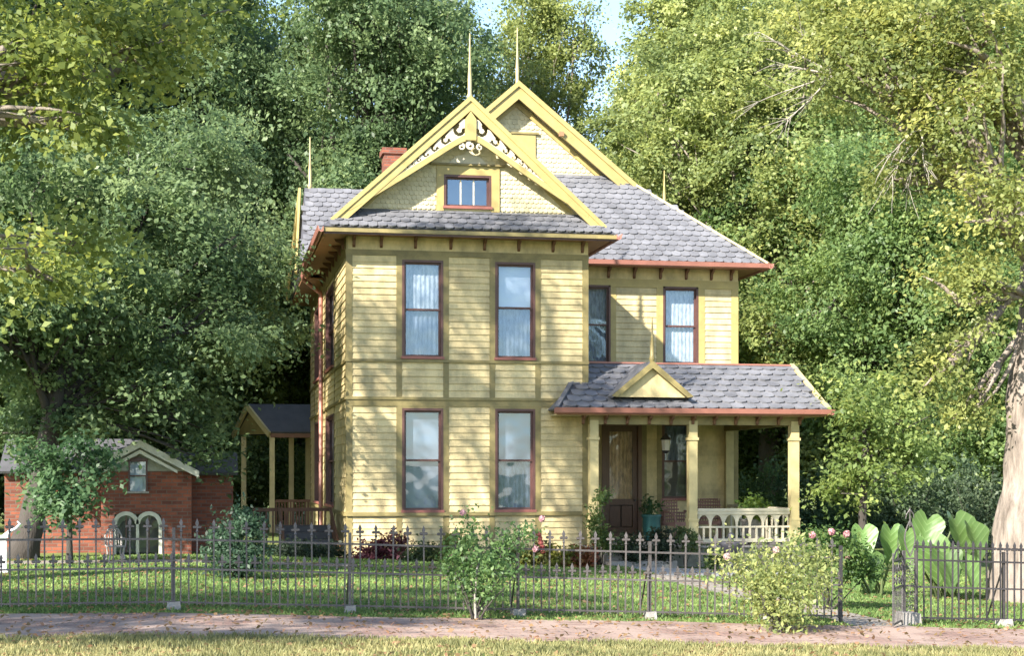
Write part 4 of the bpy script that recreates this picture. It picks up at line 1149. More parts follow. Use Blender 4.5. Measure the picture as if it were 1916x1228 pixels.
# wrought garden chair in front of the cottage, pale
def garden_chair(p, rz, label, mat, group=None, sc=1.0):
    t = thing('garden_chair', p, label, 'chair', group, 0.0)
    Rm = Matrix.Translation(p) @ Matrix.Rotation(rz, 4, 'Z') @ Matrix.Scale(sc, 4)
    def T(x, y, z): return Rm @ Vector((x, y, z))
    for x in (-0.22, 0.22):
        for y in (-0.2, 0.2):
            MB().tube([T(x * 1.1, y * 1.1, 0), T(x * 0.9, y * 0.9, 0.22), T(x, y, 0.43)], 0.018, 6).build('leg', mat, t)
    m = MB()
    for k in range(7): m.bar(T(-0.24, -0.22 + k * 0.073, 0.44), T(0.24, -0.22 + k * 0.073, 0.44), 0.05, 0.02)
    m.build('seat', mat, t)
    m = MB()
    m.tube([T(-0.24, 0.22, 0.43), T(-0.25, 0.27, 0.75), T(-0.15, 0.3, 0.95), T(0, 0.31, 1.0), T(0.15, 0.3, 0.95), T(0.25, 0.27, 0.75), T(0.24, 0.22, 0.43)], 0.02, 6)
    for k in range(5):
        x = -0.16 + k * 0.08
        m.tube([T(x, 0.23, 0.45), T(x * 0.9, 0.29, 0.94)], 0.010, 5)
    m.build('backrest', mat, t)
    for x in (-0.25, 0.25):
        MB().tube([T(x, 0.25, 0.68), T(x * 1.1, 0.0, 0.67), T(x * 1.1, -0.2, 0.64), T(x, -0.2, 0.43)], 0.016, 6).build('armrest', mat, t)
    return t
garden_chair(on_ground(216, 30.6), 0.3, 'pale ornate metal garden chair before the arched cottage window', M['stone'], None, 0.62)

# ------------------------------------------------------------------ things on the porch
def wicker_chair(p, rz, label, group='wicker porch chairs'):
    t = thing('wicker_chair', p, label, 'chair', group)
    Rm = Matrix.Translation(p) @ Matrix.Rotation(rz, 4, 'Z')
    def T(x, y, z): return Rm @ Vector((x, y, z))
    for x in (-0.27, 0.27):
        for y in (-0.25, 0.25): MB().tube([T(x, y, 0), T(x, y, 0.4)], 0.025, 6).build('leg', M['wicker'], t)
    m = MB()
    m.hexa([T(-0.3, -0.28, 0.36), T(0.3, -0.28, 0.36), T(0.3, 0.28, 0.36), T(-0.3, 0.28, 0.36), T(-0.3, -0.28, 0.45), T(0.3, -0.28, 0.45), T(0.3, 0.28, 0.43), T(-0.3, 0.28, 0.43)])
    m.build('seat', M['wicker'], t)
    m = MB()                                              # woven rounded back and arms: hoops and stakes
    for z, rr in ((0.5, 1.0), (0.58, 1.02), (0.66, 1.04), (0.74, 1.05), (0.82, 1.05), (0.9, 1.02), (0.97, 0.96)):
        a0 = 0.0 if z < 0.7 else 0.5 + (z - 0.7) * 1.2
        m.tube([T(0.33 * rr * math.cos(a), 0.02 + 0.3 * rr * math.sin(a) if True else 0, z) for a in np.linspace(a0, math.pi - a0, 14)], 0.022, 5)
    for a in np.linspace(0.1, math.pi - 0.1, 16):
        top = 0.68 if (a < 0.5 or a > math.pi - 0.5) else 0.98
        m.tube([T(0.32 * math.cos(a), 0.02 + 0.29 * math.sin(a), 0.42), T(0.34 * math.cos(a), 0.02 + 0.31 * math.sin(a), top)], 0.014, 5)
    m.build('backrest', M['wicker'], t)
    for s in (-1, 1):
        MB().tube([T(s * 0.3, -0.3, 0.45), T(s * 0.34, -0.3, 0.62), T(s * 0.35, -0.1, 0.69), T(s * 0.34, 0.05, 0.7)], 0.03, 6).build('armrest', M['wicker'], t)
    return t
wicker_chair(Vector((X_(1264, 36.6), 36.6, DK + 0.003)), 0.5, 'brown wicker armchair below the hanging lantern on the porch')
wicker_chair(Vector((X_(1325, 37.4), 37.4, DK + 0.003)), -0.4, 'brown wicker armchair right of the middle porch post', 'wicker porch chairs')
# hanging lantern
lx, ly = X_(1246, 35.6), 35.6
lt = thing('porch_lantern', (lx, ly, 2.35), 'black hanging lantern with frosted panes under the porch ceiling', 'lantern')
zb = Z_(1246, 845, 35.6)
MB().tube([(lx, ly, zb + 0.36), (lx, ly, 3.04)], 0.012, 5).build('chain', M['iron_dark'], lt)
MB().lathe((lx, ly, zb), [(0.03, -0.05), (0.10, 0.0), (0.10, 0.02)], 6).build('base', M['iron_dark'], lt)
MB().lathe((lx, ly, zb), [(0.085, 0.02), (0.105, 0.26)], 6).build('pane', M['lamp_glass'], lt)
MB().lathe((lx, ly, zb), [(0.14, 0.26), (0.12, 0.30), (0.03, 0.38), (0.015, 0.42)], 6).build('cap', M['iron_dark'], lt)

# ------------------------------------------------------------------ leaves
def leaf_mesh(name, c, nrm, size, tint, mat, ratio=0.62, rng=NP, droop=None):
    """one folded diamond per leaf"""
    n = len(c)
    nrm = nrm / np.maximum(np.linalg.norm(nrm, axis=1, keepdims=True), 1e-6)
    r = rng.normal(size=(n, 3))
    if droop is not None: r = r * 0.6 + np.array([0, 0, -droop])
    t = r - nrm * np.sum(r * nrm, axis=1, keepdims=True)
    t /= np.maximum(np.linalg.norm(t, axis=1, keepdims=True), 1e-6)
    b = np.cross(nrm, t)
    s = size[:, None]
    v = np.empty((n, 4, 3), np.float32)
    v[:, 0] = c - t * s * 0.5
    v[:, 1] = c + b * s * ratio * 0.5 + nrm * s * 0.10 + t * s * 0.05
    v[:, 2] = c + t * s * 0.5
    v[:, 3] = c - b * s * ratio * 0.5 + nrm * s * 0.10 + t * s * 0.05
    me = bpy.data.meshes.new(name)
    me.vertices.add(4 * n); me.vertices.foreach_set('co', v.reshape(-1))
    me.loops.add(4 * n); me.loops.foreach_set('vertex_index', np.arange(4 * n, dtype=np.int32))
    me.polygons.add(n); me.polygons.foreach_set('loop_start', np.arange(0, 4 * n, 4, dtype=np.int32))
    me.update(calc_edges=True)
    at = me.attributes.new('tint', 'FLOAT', 'FACE'); at.data.foreach_set('value', tint.astype(np.float32))
    me.materials.append(mat)
    return me

def foliage(lobes, lsize, lai=1.7, clump=0.55, flat=0.55, shell=0.5, rng=NP, up=0.55, per=60):
    """lobes: (cx,cy,cz,rx,ry,rz). Leaves sit in sprays spread through the outer part of every lobe."""
    P, Nn, S, T, CC = [], [], [], [], []
    clump0, per0 = clump, per
    for (cx, cy, cz, rx, ry, rz, *dens) in lobes:
        p = 1.6; clump, per = clump0, per0
        area = 4 * math.pi * (((rx * ry) ** p + (rx * rz) ** p + (ry * rz) ** p) / 3) ** (1 / p)
        nl = int(lai * (dens[0] if dens else 1.0) * area / (0.31 * lsize * lsize))
        if len(dens) > 1: clump, per = dens[1], dens[2]
        nc = max(3, nl // per)
        d = rng.normal(size=(nc, 3)); d /= np.linalg.norm(d, axis=1, keepdims=True)
        # uneven outline: low-frequency swelling and hollows
        ph = rng.uniform(0, 6.28, 6)
        sw = 1 + 0.16 * np.sin(3.1 * d[:, 0] + ph[0]) * np.sin(2.7 * d[:, 2] + ph[1]) + 0.13 * np.sin(5.3 * d[:, 1] + ph[2]) * np.sin(4.9 * d[:, 2] + ph[3])
        rr = (shell + (1 - shell) * rng.uniform(0, 1, nc) ** 0.6) * sw
        cc = np.array([cx, cy, cz]) + d * rr[:, None] * np.array([rx, ry, rz])
        ct = np.clip(rng.normal(0.45, 0.26, nc), 0, 1)
        k = np.repeat(np.arange(nc), per)
        n = len(k)
        # each spray is a tilted, flattened clump
        ax = rng.normal(size=(nc, 3)) * 0.45 + np.array([0, 0, 1.0]) * up * 2 + d * 0.5
        ax /= np.linalg.norm(ax, axis=1, keepdims=True)
        q = rng.normal(size=(n, 3)) * clump * 0.5
        a = ax[k]
        q = q - a * np.sum(q * a, axis=1, keepdims=True) * (1 - flat)
        sc = rng.uniform(0.6, 1.35, nc)[k][:, None]
        pos = cc[k] + q * sc
        nr = a * 0.8 + rng.normal(size=(n, 3)) * 0.55 + d[k] * 0.25
        P.append(pos); Nn.append(nr); S.append(lsize * rng.uniform(0.45, 1.5, n)); T.append(np.clip(ct[k] + rng.normal(0, 0.13, n), 0, 1)); CC.append(cc)
    return np.concatenate(P), np.concatenate(Nn), np.concatenate(S), np.concatenate(T), np.concatenate(CC)

def limb(m, a, b, r0, r1, bend, n=7, k=7):
    a, b = Vector(a), Vector(b); L_ = (b - a).length
    off = Vector((R.uniform(-1, 1), R.uniform(-1, 1), R.uniform(-0.2, 0.8))) * bend * L_
    w1, w2 = R.uniform(0, 6), R.uniform(0, 6)
    pts = []
    for i in range(k):
        t = i / (k - 1)
        p = a.lerp(b, t) + off * (4 * t * (1 - t)) * 0.5
        p += Vector((math.sin(5 * t + w1), math.sin(6 * t + w2), 0)) * (0.02 * L_ * t * (1 - t) * 4)
        pts.append(p)
    m.tube(pts, [r0 + (r1 - r0) * (i / (k - 1)) ** 0.8 for i in range(k)], n)
    return pts

def ridge_trunk(m, pts, rad, n=72, rings=90):
    """a thick trunk with furrowed bark, root flare and a few burls"""
    q = random.Random(5); ph = [q.uniform(0, 6.28) for _ in range(8)]
    b0 = len(m.v)
    for i in range(rings):
        f = i / (rings - 1) * (len(pts) - 1); k = min(int(f), len(pts) - 2); t = f - k
        p = pts[k].lerp(pts[k + 1], t); r = rad[k] + (rad[k + 1] - rad[k]) * t
        z = p.z
        for j in range(n):
            an = 2 * math.pi * j / n
            fl = math.exp(-max(0, z + 0.4) * 1.6) * 0.14 * (0.5 + 0.5 * math.sin(5 * an + ph[0])) ** 2
            w = an * 17 + 0.7 * math.sin(z * 1.7 + ph[1]) + 0.5 * math.sin(z * 4.1 + 3 * an + ph[2])
            rg = abs(math.sin(w * 0.5)) ** 0.6 * (0.6 + 0.4 * math.sin(z * 5.3 + 6 * an + ph[3]))
            big_ = 0.05 * math.sin(2 * an + z * 0.5 + ph[4]) + 0.03 * math.sin(3 * an - z * 0.9 + ph[5])
            rr = r * (1 + fl + big_ + 0.085 * rg + 0.012 * math.sin(23 * an + 11 * z))
            m.v.append((p.x + rr * math.cos(an), p.y + rr * math.sin(an), p.z))
    for i in range(rings - 1):
        for j in range(n):
            m.f.append((b0 + i * n + j, b0 + i * n + (j + 1) % n, b0 + (i + 1) * n + (j + 1) % n, b0 + (i + 1) * n + j))
def tree(name, label, base, fork, r_base, r_fork, lobes, lsize, color, bark, lai=1.7, clump=0.6, flat=0.55, shell=0.5, group=None, up=0.55, lean=(0, 0), twigs=7, cat='tree', per=70, ridged=False):
    t = thing(name, base, label, cat, group)
    base = Vector(base); fork = Vector(fork)
    m = MB(); m.smooth = True
    mid = base.lerp(fork, 0.5) + Vector((lean[0], lean[1], 0))
    pts, rad = [], []
    for i in range(12):
        s = i / 11
        p = base * (1 - s) ** 2 + mid * 2 * s * (1 - s) + fork * s * s
        if i: p += Vector((R.uniform(-1, 1), R.uniform(-1, 1), 0)) * r_base * 0.09
        pts.append(p); rad.append((r_base + (r_fork - r_base) * s) * (1 + (0.10 if ridged else 0.38) * math.exp(-s * 9)))
    pts[0] = pts[0] - Vector((0, 0, 0.25))
    if ridged:
        ridge_trunk(m, pts, rad)
    else:
        m.tube(pts, rad, 14)
    P, Nn, S, T, CC = foliage(lobes, lsize, lai, clump, flat, shell, up=up, per=per)
    for (cx, cy, cz, rx, ry, rz, *dens) in lobes:
        c = Vector((cx, cy, cz))
        st_ = pts[-1].lerp(pts[7], R.uniform(0, 0.8))
        thin = 1.0
        if c.z < st_.z:
            st_ = pts[9].lerp(pts[7], R.uniform(0, 1)); thin = 0.4 if ridged else 0.35
        lp = limb(m, st_, c + Vector((0, 0, -0.15 * rz)), r_fork * R.uniform(0.5, 0.75) * thin, r_fork * 0.2 * thin, 0.12)
        sub = CC[(np.abs(CC - np.array([cx, cy, cz])) <= np.array([rx, ry, rz]) * 1.05).all(axis=1)]
        for q in range(min(twigs, len(sub))):
            e = Vector(sub[R.randrange(len(sub))])
            s2 = lp[R.randrange(2, 7)]
            l2 = limb(m, s2, e, r_fork * 0.2, 0.012, 0.15, 5, 5)
            for _ in range(2):
                e2 = Vector(sub[R.randrange(len(sub))])
                if (e2 - l2[3]).length < 0.7 * max(rx, ry, rz): limb(m, l2[3], e2, 0.03, 0.008, 0.1, 4, 4)
    m.build('trunk', bark, t)
    me = leaf_mesh('crown', P, Nn, S, T, M['leaf'])
    o = link(bpy.data.objects.new('crown', me), t)
    o.color = (*color, 1)
    return t
def lob(px, py, d, rx, ry, rd=None):                       # a lobe by where it shows and how deep it stands
    p = W_(px, py, d); s = d / F_PX
    return (p.x, p.y, p.z, rx * s, (rd if rd else rx * s), ry * s)

# ------------------------------------------------------------------ trees
def gen_lobes(H, Rr, zlow, n, seed, squash=0.75):
    q = random.Random(seed); out = []
    for k in range(n):
        f = (k + 0.5) / n
        z = zlow + (H - zlow) * (0.12 + 0.8 * f)
        w = math.sin(math.pi * min(1, 0.18 + 0.74 * f)) ** 0.7
        a = k * 2.4 + q.uniform(-0.5, 0.5); rad = Rr * 0.68 * w * q.uniform(0.45, 1.1)
        r = Rr * q.uniform(0.27, 0.42) * (0.75 + 0.35 * w)
        out.append((rad * math.cos(a), rad * math.sin(a), z, r, r, r * squash * q.uniform(0.85, 1.2)))
    return out
def copy_tree(src, loc, rz, sc, label, color, group):
    r = src.copy(); C.objects.link(r)
    r.location = loc; r.rotation_euler = (0, 0, rz); r.scale = sc if hasattr(sc, '__len__') else (sc, sc, sc)
    r['label'] = label; r['group'] = group
    for ch in [c for c in bpy.data.objects if c.parent == src]:
        c = ch.copy(); C.objects.link(c); c.parent = r; c.matrix_parent_inverse = ch.matrix_parent_inverse.copy()
        if c.name.startswith('crown'): c.color = (*color, 1)
    return r
GB = 'tall trees behind the house'
DG, MG, YG, LG = (0.135, 0.200, 0.092), (0.155, 0.230, 0.082), (0.225, 0.275, 0.100), (0.195, 0.255, 0.090)
p = on_ground(700, 57)
def at0(lobes, p, ): return [(x + p.x, y + p.y, z + p.z, a, b, c) for x, y, z, a, b, c in lobes]
archA = tree('shade_tree', 'tall dark green tree rising behind the left slope of the front gable', p, p + Vector((0.3, 0, 8)), 0.42, 0.26, at0(gen_lobes(24, 6.4, 4.0, 30, 3), p), 0.165, DG, M['bark_dark'], 1.0, 0.85, group=GB, per=150, twigs=4)
p = on_ground(985, 66)
archB = tree('shade_tree', 'light green airy tree seen between the two gable finials', p, p + Vector((-0.3, 0.2, 10)), 0.34, 0.2, at0(gen_lobes(25, 5.2, 6, 22, 9, 0.95), p), 0.165, YG, M['bark_grey'], 0.85, 0.8, group=GB, per=130, twigs=4)
p = on_ground(1540, 52)
archC = tree('shade_tree', 'broad leafy tree with low boughs right of the porch roof', p, p + Vector((0.2, 0, 3.5)), 0.3, 0.2, at0(gen_lobes(13.5, 5.6, 0.7, 26, 21), p), 0.145, MG, M['bark_dark'], 1.05, 0.75, per=130, twigs=4, group='leafy trees beyond the porch')
archA.scale = (0.85, 0.85, 1.0)
archB.scale = (0.8, 0.8, 0.95)
for src, px, d, rz, sc, col, label, grp in (
    (archA, -60, 54, 1.0, 1.0, DG, 'tall dark tree at the far left above the leaning trunk', GB),
    (archB, 150, 66, 2.0, 1.05, DG, 'airy dark tree at the left, behind the cottage chimney', GB),
    (archA, 300, 58, 2.6, (0.82, 0.82, 1.0), DG, 'tall dark tree rising straight behind the brick cottage gable', GB),
    (archC, 520, 62, 0.4, 0.95, LG, 'sunlit low tree behind the side porch roof', GB),
    (archB, 1290, 72, 5.2, 0.93, YG, 'thin yellow green tree right of the rear gable, sky beside it', GB),
    (archA, 1330, 62, 3.8, 0.92, YG, 'tall yellow green tree above the right roof finial', GB),
    (archA, 1560, 66, 5.0, 1.02, LG, 'tall tree behind the dead twigs at the upper right', GB),
    (archA, 1800, 60, 0.4, 0.95, MG, 'tall green tree behind the boughs of the pale trunk', GB),
    (archC, 1350, 58, 2.2, 1.0, LG, 'leafy tree just behind the right roof slope', 'leafy trees beyond the porch'),
    (archC, 1720, 47, 3.3, (0.85, 0.85, 0.95), MG, 'dark leafy tree in the shade left of the pale trunk', 'leafy trees beyond the porch'),
    (archC, 1880, 52, 4.4, 1.0, MG, 'leafy tree behind the pale trunk at the right edge', 'leafy trees beyond the porch'),
    (archC, 60, 60, 5.4, 1.1, DG, 'dark low tree behind the leaning trunk at the left edge', GB),
    (archC, 300, 66, 1.4, 1.05, DG, 'dark low tree closing the view behind the cottage roof', GB),
    (archC, -30, 45, 0.9, 1.0, DG, 'dark leafy tree at the left edge just behind the leaning trunk', GB),
    (archC, 190, 50, 3.9, 0.95, DG, 'dark leafy tree directly behind the cottage roof', GB),
    (archA, -170, 39, 5.9, (0.72, 0.72, 0.7), DG, 'dark tree added beyond the left edge to shade the side porch', GB),  # added tree, placed so its crown throws shade on the side porch
    (archB, 480, 74, 2.9, (0.8, 0.8, 0.98), MG, 'airy green tree between the dark crowns left of the house', GB),
    (archC, 760, 66, 1.4, 1.25, DG, 'dark tree directly behind the chimney', GB),
    (archC, 1130, 76, 2.0, 1.2, MG, 'distant tree hidden behind the hip roof', GB)):
    copy_tree(src, on_ground(px, d), rz, sc, label, col, grp)

# the near tree at the left: it shades the house front; its trunk stands outside the picture
nb_ = Vector((-7.2, 22.6, ground(-7.2)))
near_l = [lob(40, 60, 21.5, 170, 110), lob(215, 120, 23, 130, 95), lob(120, 225, 22, 130, 60), lob(340, 60, 24, 120, 90), lob(60, 500, 22.5, 110, 55), lob(170, 445, 24, 80, 45)]
near_u = [(-6.4, 23.4, 12.8, 2.5, 2.5, 1.7), (-4.0, 22.5, 12.2, 1.9, 1.9, 1.3), (-6.0, 26.3, 11.6, 1.8, 1.8, 1.1), (-8.8, 21, 11, 2.6, 2.6, 1.7), (-5.2, 20.6, 14.4, 2.0, 2.0, 1.3), (-6.0, 23.8, 15.8, 1.9, 1.9, 1.1), (-3.6, 20.2, 10.6, 1.5, 1.5, 1.0), (-7.5, 25.5, 14.2, 1.8, 1.8, 1.1)]
tree('shade_tree', 'yellow green tree overhanging the upper left corner, nearest to the viewer', nb_, nb_ + Vector((0.4, 0.3, 6.5)), 0.5, 0.34, near_l + [(*l, 0.42, 0.85, 420) for l in near_u] + [(-4.9, 24.2, 16.4, 1.6, 1.6, 1.0, 0.55, 0.9, 420), (-2.6, 23.9, 13.4, 1.5, 1.5, 1.1, 0.6, 0.9, 420), (-1.6, 22.9, 12.4, 1.1, 1.1, 0.8, 0.6, 0.9, 420)], 0.115, (0.175, 0.220, 0.060), M['bark_grey'], 0.80, 0.70, 0.6, per=200)
sb_ = Vector((-11.2, 9.6, ground(-11.2)))
tree('shade_tree', 'street tree left of the viewer whose shade falls on the pavement', sb_, sb_ + Vector((0.2, 0.1, 4.5)), 0.4, 0.26, [(-11.2, 9.6, 9.6, 3.0, 3.0, 1.8), (-12.5, 12.2, 8.6, 2.4, 2.4, 1.5), (-9.6, 11.4, 10.8, 2.2, 2.2, 1.3), (-10.5, 14.5, 7.4, 2.2, 2.2, 1.2)], 0.15, LG, M['bark_grey'], 0.8, 0.8, per=230)

# the leaning dark tree in the yard
lb = on_ground(40, 31)
tree('shade_tree', 'dark leaning tree at the left with drooping boughs over the cottage', lb, W_(105, 690, 31.5), 0.25, 0.17,
     [lob(120, 560, 32, 165, 105), lob(330, 610, 33, 170, 95), lob(250, 430, 34, 190, 115), lob(460, 620, 35.5, 100, 65), lob(60, 350, 33, 150, 110), lob(420, 500, 35, 130, 90), lob(20, 650, 31, 110, 70), lob(330, 300, 36, 150, 90), lob(380, 775, 35, 60, 35), lob(392, 848, 33.0, 42, 40, 0.5), lob(160, 800, 31.5, 60, 34), (-4.6, 30.9, 4.6, 1.3, 1.3, 0.8), (-3.4, 31.6, 5.2, 1.3, 1.3, 0.8), lob(260, 740, 32, 100, 50), lob(120, 770, 32.3, 90, 45), lob(30, 800, 32.3, 60, 60)],
     0.115, DG, M['bark_dark'], 1.1, 0.6, 0.5, lean=(0.2, 0), per=140)
lb = on_ground(130, 29)
tree('young_tree', 'small leafy sapling in front of the leaning trunk', lb, W_(130, 930, 29), 0.06, 0.04, [lob(125, 895, 29, 65, 50), lob(165, 850, 29, 45, 34), lob(110, 950, 28.8, 60, 35), lob(60, 860, 29.4, 40, 34)], 0.10, (0.075, 0.14, 0.065), M['bark_dark'], 1.2, 0.35, cat='tree', twigs=4)

# right hand tree lit by the sun, beside the house
rb_ = on_ground(1440, 50)
tree('shade_tree', 'large sunlit yellow green tree spreading over the right side of the house', rb_, rb_ + Vector((0, 0, 5.5)), 0.4, 0.26,
     [lob(1250, 300, 51, 120, 85, 2.2), lob(1330, 190, 51, 140, 90), lob(1420, 330, 50, 130, 100), lob(1470, 470, 49.5, 120, 85), lob(1300, 440, 52, 110, 80), lob(1440, 620, 48.5, 100, 70), lob(1500, 200, 51, 120, 90), lob(1230, 160, 53, 100, 80), lob(1560, 720, 48, 95, 60), lob(1450, 750, 47.5, 80, 50), lob(1540, 860, 46.5, 90, 45), lob(1400, 80, 52, 130, 70)],
     0.135, YG, M['bark_grey'], 1.15, 0.7, 0.45, per=130)

pb = on_ground(1610, 35)
tree('young_tree', 'loose sunlit light green tree with boughs down to the ground beside the right porch post', pb, W_(1620, 830, 35), 0.10, 0.07,
     [lob(1615, 800, 35, 60, 40), lob(1660, 830, 35.4, 62, 36), lob(1625, 765, 36, 50, 34), lob(1620, 730, 36, 70, 40), lob(1700, 770, 36, 50, 40), lob(1580, 850, 35, 42, 32), lob(1640, 890, 34.8, 58, 30), lob(1720, 860, 35.4, 42, 34), lob(1570, 920, 34.6, 44, 26)],
     0.11, (0.190, 0.255, 0.080), M['bark_dark'], 0.95, 0.5, 0.5, per=90, twigs=5)
# pale trunk at the right edge
pb = on_ground(1929, 27)
big = tree('shade_tree', 'massive pale barked tree trunk at the right edge with yellowing boughs', pb, W_(1975, 300, 27.6), 0.66, 0.40,
     [lob(1650, 130, 28, 150, 85), lob(1800, 230, 27, 110, 85), lob(1560, 50, 29, 120, 70), lob(1730, 20, 28, 150, 70), lob(1870, 400, 26, 85, 85), lob(1800, 560, 26.6, 75, 85), lob(1760, 690, 26.8, 60, 55), lob(1850, 100, 27, 110, 90), lob(1690, 330, 28.5, 75, 50), lob(1800, 760, 27, 50, 40)],
     0.09, (0.215, 0.250, 0.082), M['bark_pale'], 1.0, 0.55, 0.5, per=130, ridged=True)
for (s0, ends) in (((1560, 140, 28.4), [(1420, 60), (1450, 120), (1420, 190), (1480, 220), (1500, 60), (1440, 250)]), ((1720, 240, 27.6), [(1665, 290), (1670, 330), (1730, 320), (1700, 350)])):
    m = MB()
    a = W_(*s0)
    for (ex, ey) in ends:
        e = W_(ex, ey, s0[2] + R.uniform(-0.6, 0.6))
        pts = limb(m, a, e, 0.026, 0.006, 0.06, 5, 9)
        dirn = (e - a).normalized()
        for q in range(9):
            st_ = pts[R.randrange(3, 9)]
            limb(m, st_, st_ + dirn * R.uniform(0.2, 0.5) + Vector((R.uniform(-0.2, 0.2), R.uniform(-0.3, 0.3), R.uniform(-0.3, 0.25))), 0.008, 0.003, 0.05, 4, 5)
    m.build('dead_branch', M['twig'], big)

# ------------------------------------------------------------------ shrubs and flowers
def bush(name, label, base, lobes, lsize, color, lai=1.6, clump=0.25, cat='shrub', group=None, nstem=7, flat=0.7, up=0.25, stem='bark_dark', per=30, ratio=0.55):
    t = thing(name, base, label, cat, group)
    P, Nn, S, T, CC = foliage(lobes, lsize, lai, clump, flat, 0.35, up=up, per=per)
    gz = ground(base[0])
    keep = P[:, 2] > gz + 0.01
    me = leaf_mesh('foliage', P[keep], Nn[keep], S[keep], T[keep], M['leaf'], ratio)
    o = link(bpy.data.objects.new('foliage', me), t); o.color = (*color, 1)
    m = MB(); m.smooth = True
    for k in range(nstem):
        e = Vector(CC[R.randrange(len(CC))])
        limb(m, Vector(base) + Vector((R.uniform(-0.06, 0.06), R.uniform(-0.06, 0.06), -0.03)), e, 0.014, 0.005, 0.08, 5, 5)
    m.build('stem', M[stem], t)
    return t
def rel(base, *ls): return [(base[0] + x, base[1] + y, base[2] + z, a, b, c) for x, y, z, a, b, c in ls]
# flower head: a ball of petals, one shared mesh
q = NP.normal(size=(70, 3)); q /= np.linalg.norm(q, axis=1, keepdims=True)
FLOWER = leaf_mesh('flower', q * 0.5, q + NP.normal(size=q.shape) * 0.4, np.full(70, 0.55), NP.uniform(0, 1, 70), M['petal'], 0.8)
def flower(par, p, size, color):
    o = inst('flower', FLOWER, Matrix.Translation(p) @ Matrix.Rotation(R.uniform(0, 6), 4, 'Z') @ Matrix.Scale(size, 4), par); o.color = (*color, 1)

b = G_(1462, 1186)
yb = bush('garden_shrub', 'big yellow green shrub spilling through the fence left of the gate', b, [lob(1458, 1110, 19.5, 55, 45), lob(1410, 1075, 19.8, 40, 26), lob(1505, 1085, 19.7, 38, 30), lob(1465, 1155, 19.3, 36, 26), lob(1440, 1050, 20.3, 40, 20), lob(1375, 1058, 20.3, 26, 14), lob(1530, 1050, 20.2, 30, 22), lob(1490, 1035, 20.1, 26, 20), lob(1555, 1080, 20.1, 18, 14), lob(1350, 1048, 20.4, 16, 10), lob(1420, 1125, 19.6, 26, 22), lob(1510, 1130, 19.5, 22, 18)], 0.058, (0.245, 0.285, 0.105), 0.85, 0.26, per=26, nstem=16)
for px, py in ((1452, 1030), (1300 + 60, 1042)): flower(yb, W_(px, py, 20.0), 0.07, (0.55, 0.42, 0.38))
b = on_ground(1545, 23.5)
rb = bush('rose_bush', 'green rose bush with pink blooms beyond the fence beside the gate', b, [lob(1560, 1050, 23.5, 50, 35), lob(1535, 1020, 23.6, 38, 26), lob(1585, 1030, 23.4, 30, 28), lob(1610, 1060, 23.8, 38, 30)], 0.06, (0.085, 0.15, 0.045), 1.4, 0.2)
for px, py in ((1556, 996), (1584, 1000), (1520, 1002), (1587, 1043)): flower(rb, W_(px, py, 23.3), 0.085, (0.48, 0.25, 0.25))
b = G_(890, 1162)
cb_ = bush('rose_bush', 'leggy green rose bush on a thin stem in front of the middle fence', b, [lob(895, 1080, 19.7, 52, 26), lob(905, 1110, 19.6, 34, 18), lob(860, 1050, 19.8, 35, 32), lob(930, 1065, 19.6, 40, 32), lob(880, 1010, 19.9, 32, 28), lob(950, 1020, 19.9, 34, 22), lob(985, 1000, 20.2, 30, 14), lob(870, 975, 20, 18, 20)], 0.055, (0.105, 0.185, 0.065), 0.62, 0.2, nstem=14, per=22)
MB().tube([b + Vector((0, 0, -0.03)), b + Vector((0.0, 0.05, 0.3)), W_(893, 1060, 19.7)], [0.02, 0.016, 0.012], 6).build('stem', M['twig'], cb_)
for px, py in ((866, 960), (1014, 971), (1002, 1028), (845, 1040)): flower(cb_, W_(px, py, 20.0), 0.065, (0.46, 0.27, 0.28))
b = on_ground(440, 25.8)
bush('garden_shrub', 'soft blue green shrub behind the fence left of the side steps', b, [lob(440, 1040, 25.8, 62, 36), lob(415, 1005, 25.9, 32, 26), lob(465, 995, 25.7, 30, 24), lob(450, 965, 26, 18, 16)], 0.07, (0.055, 0.098, 0.060), 1.5, 0.22)
b = on_ground(575, 33.5)
bush('garden_shrub', 'dark low shrub beside the side steps', b, [lob(560, 1040, 33.5, 55, 22), lob(620, 1045, 33.6, 32, 18)], 0.08, (0.03, 0.05, 0.03), 1.7, 0.22)
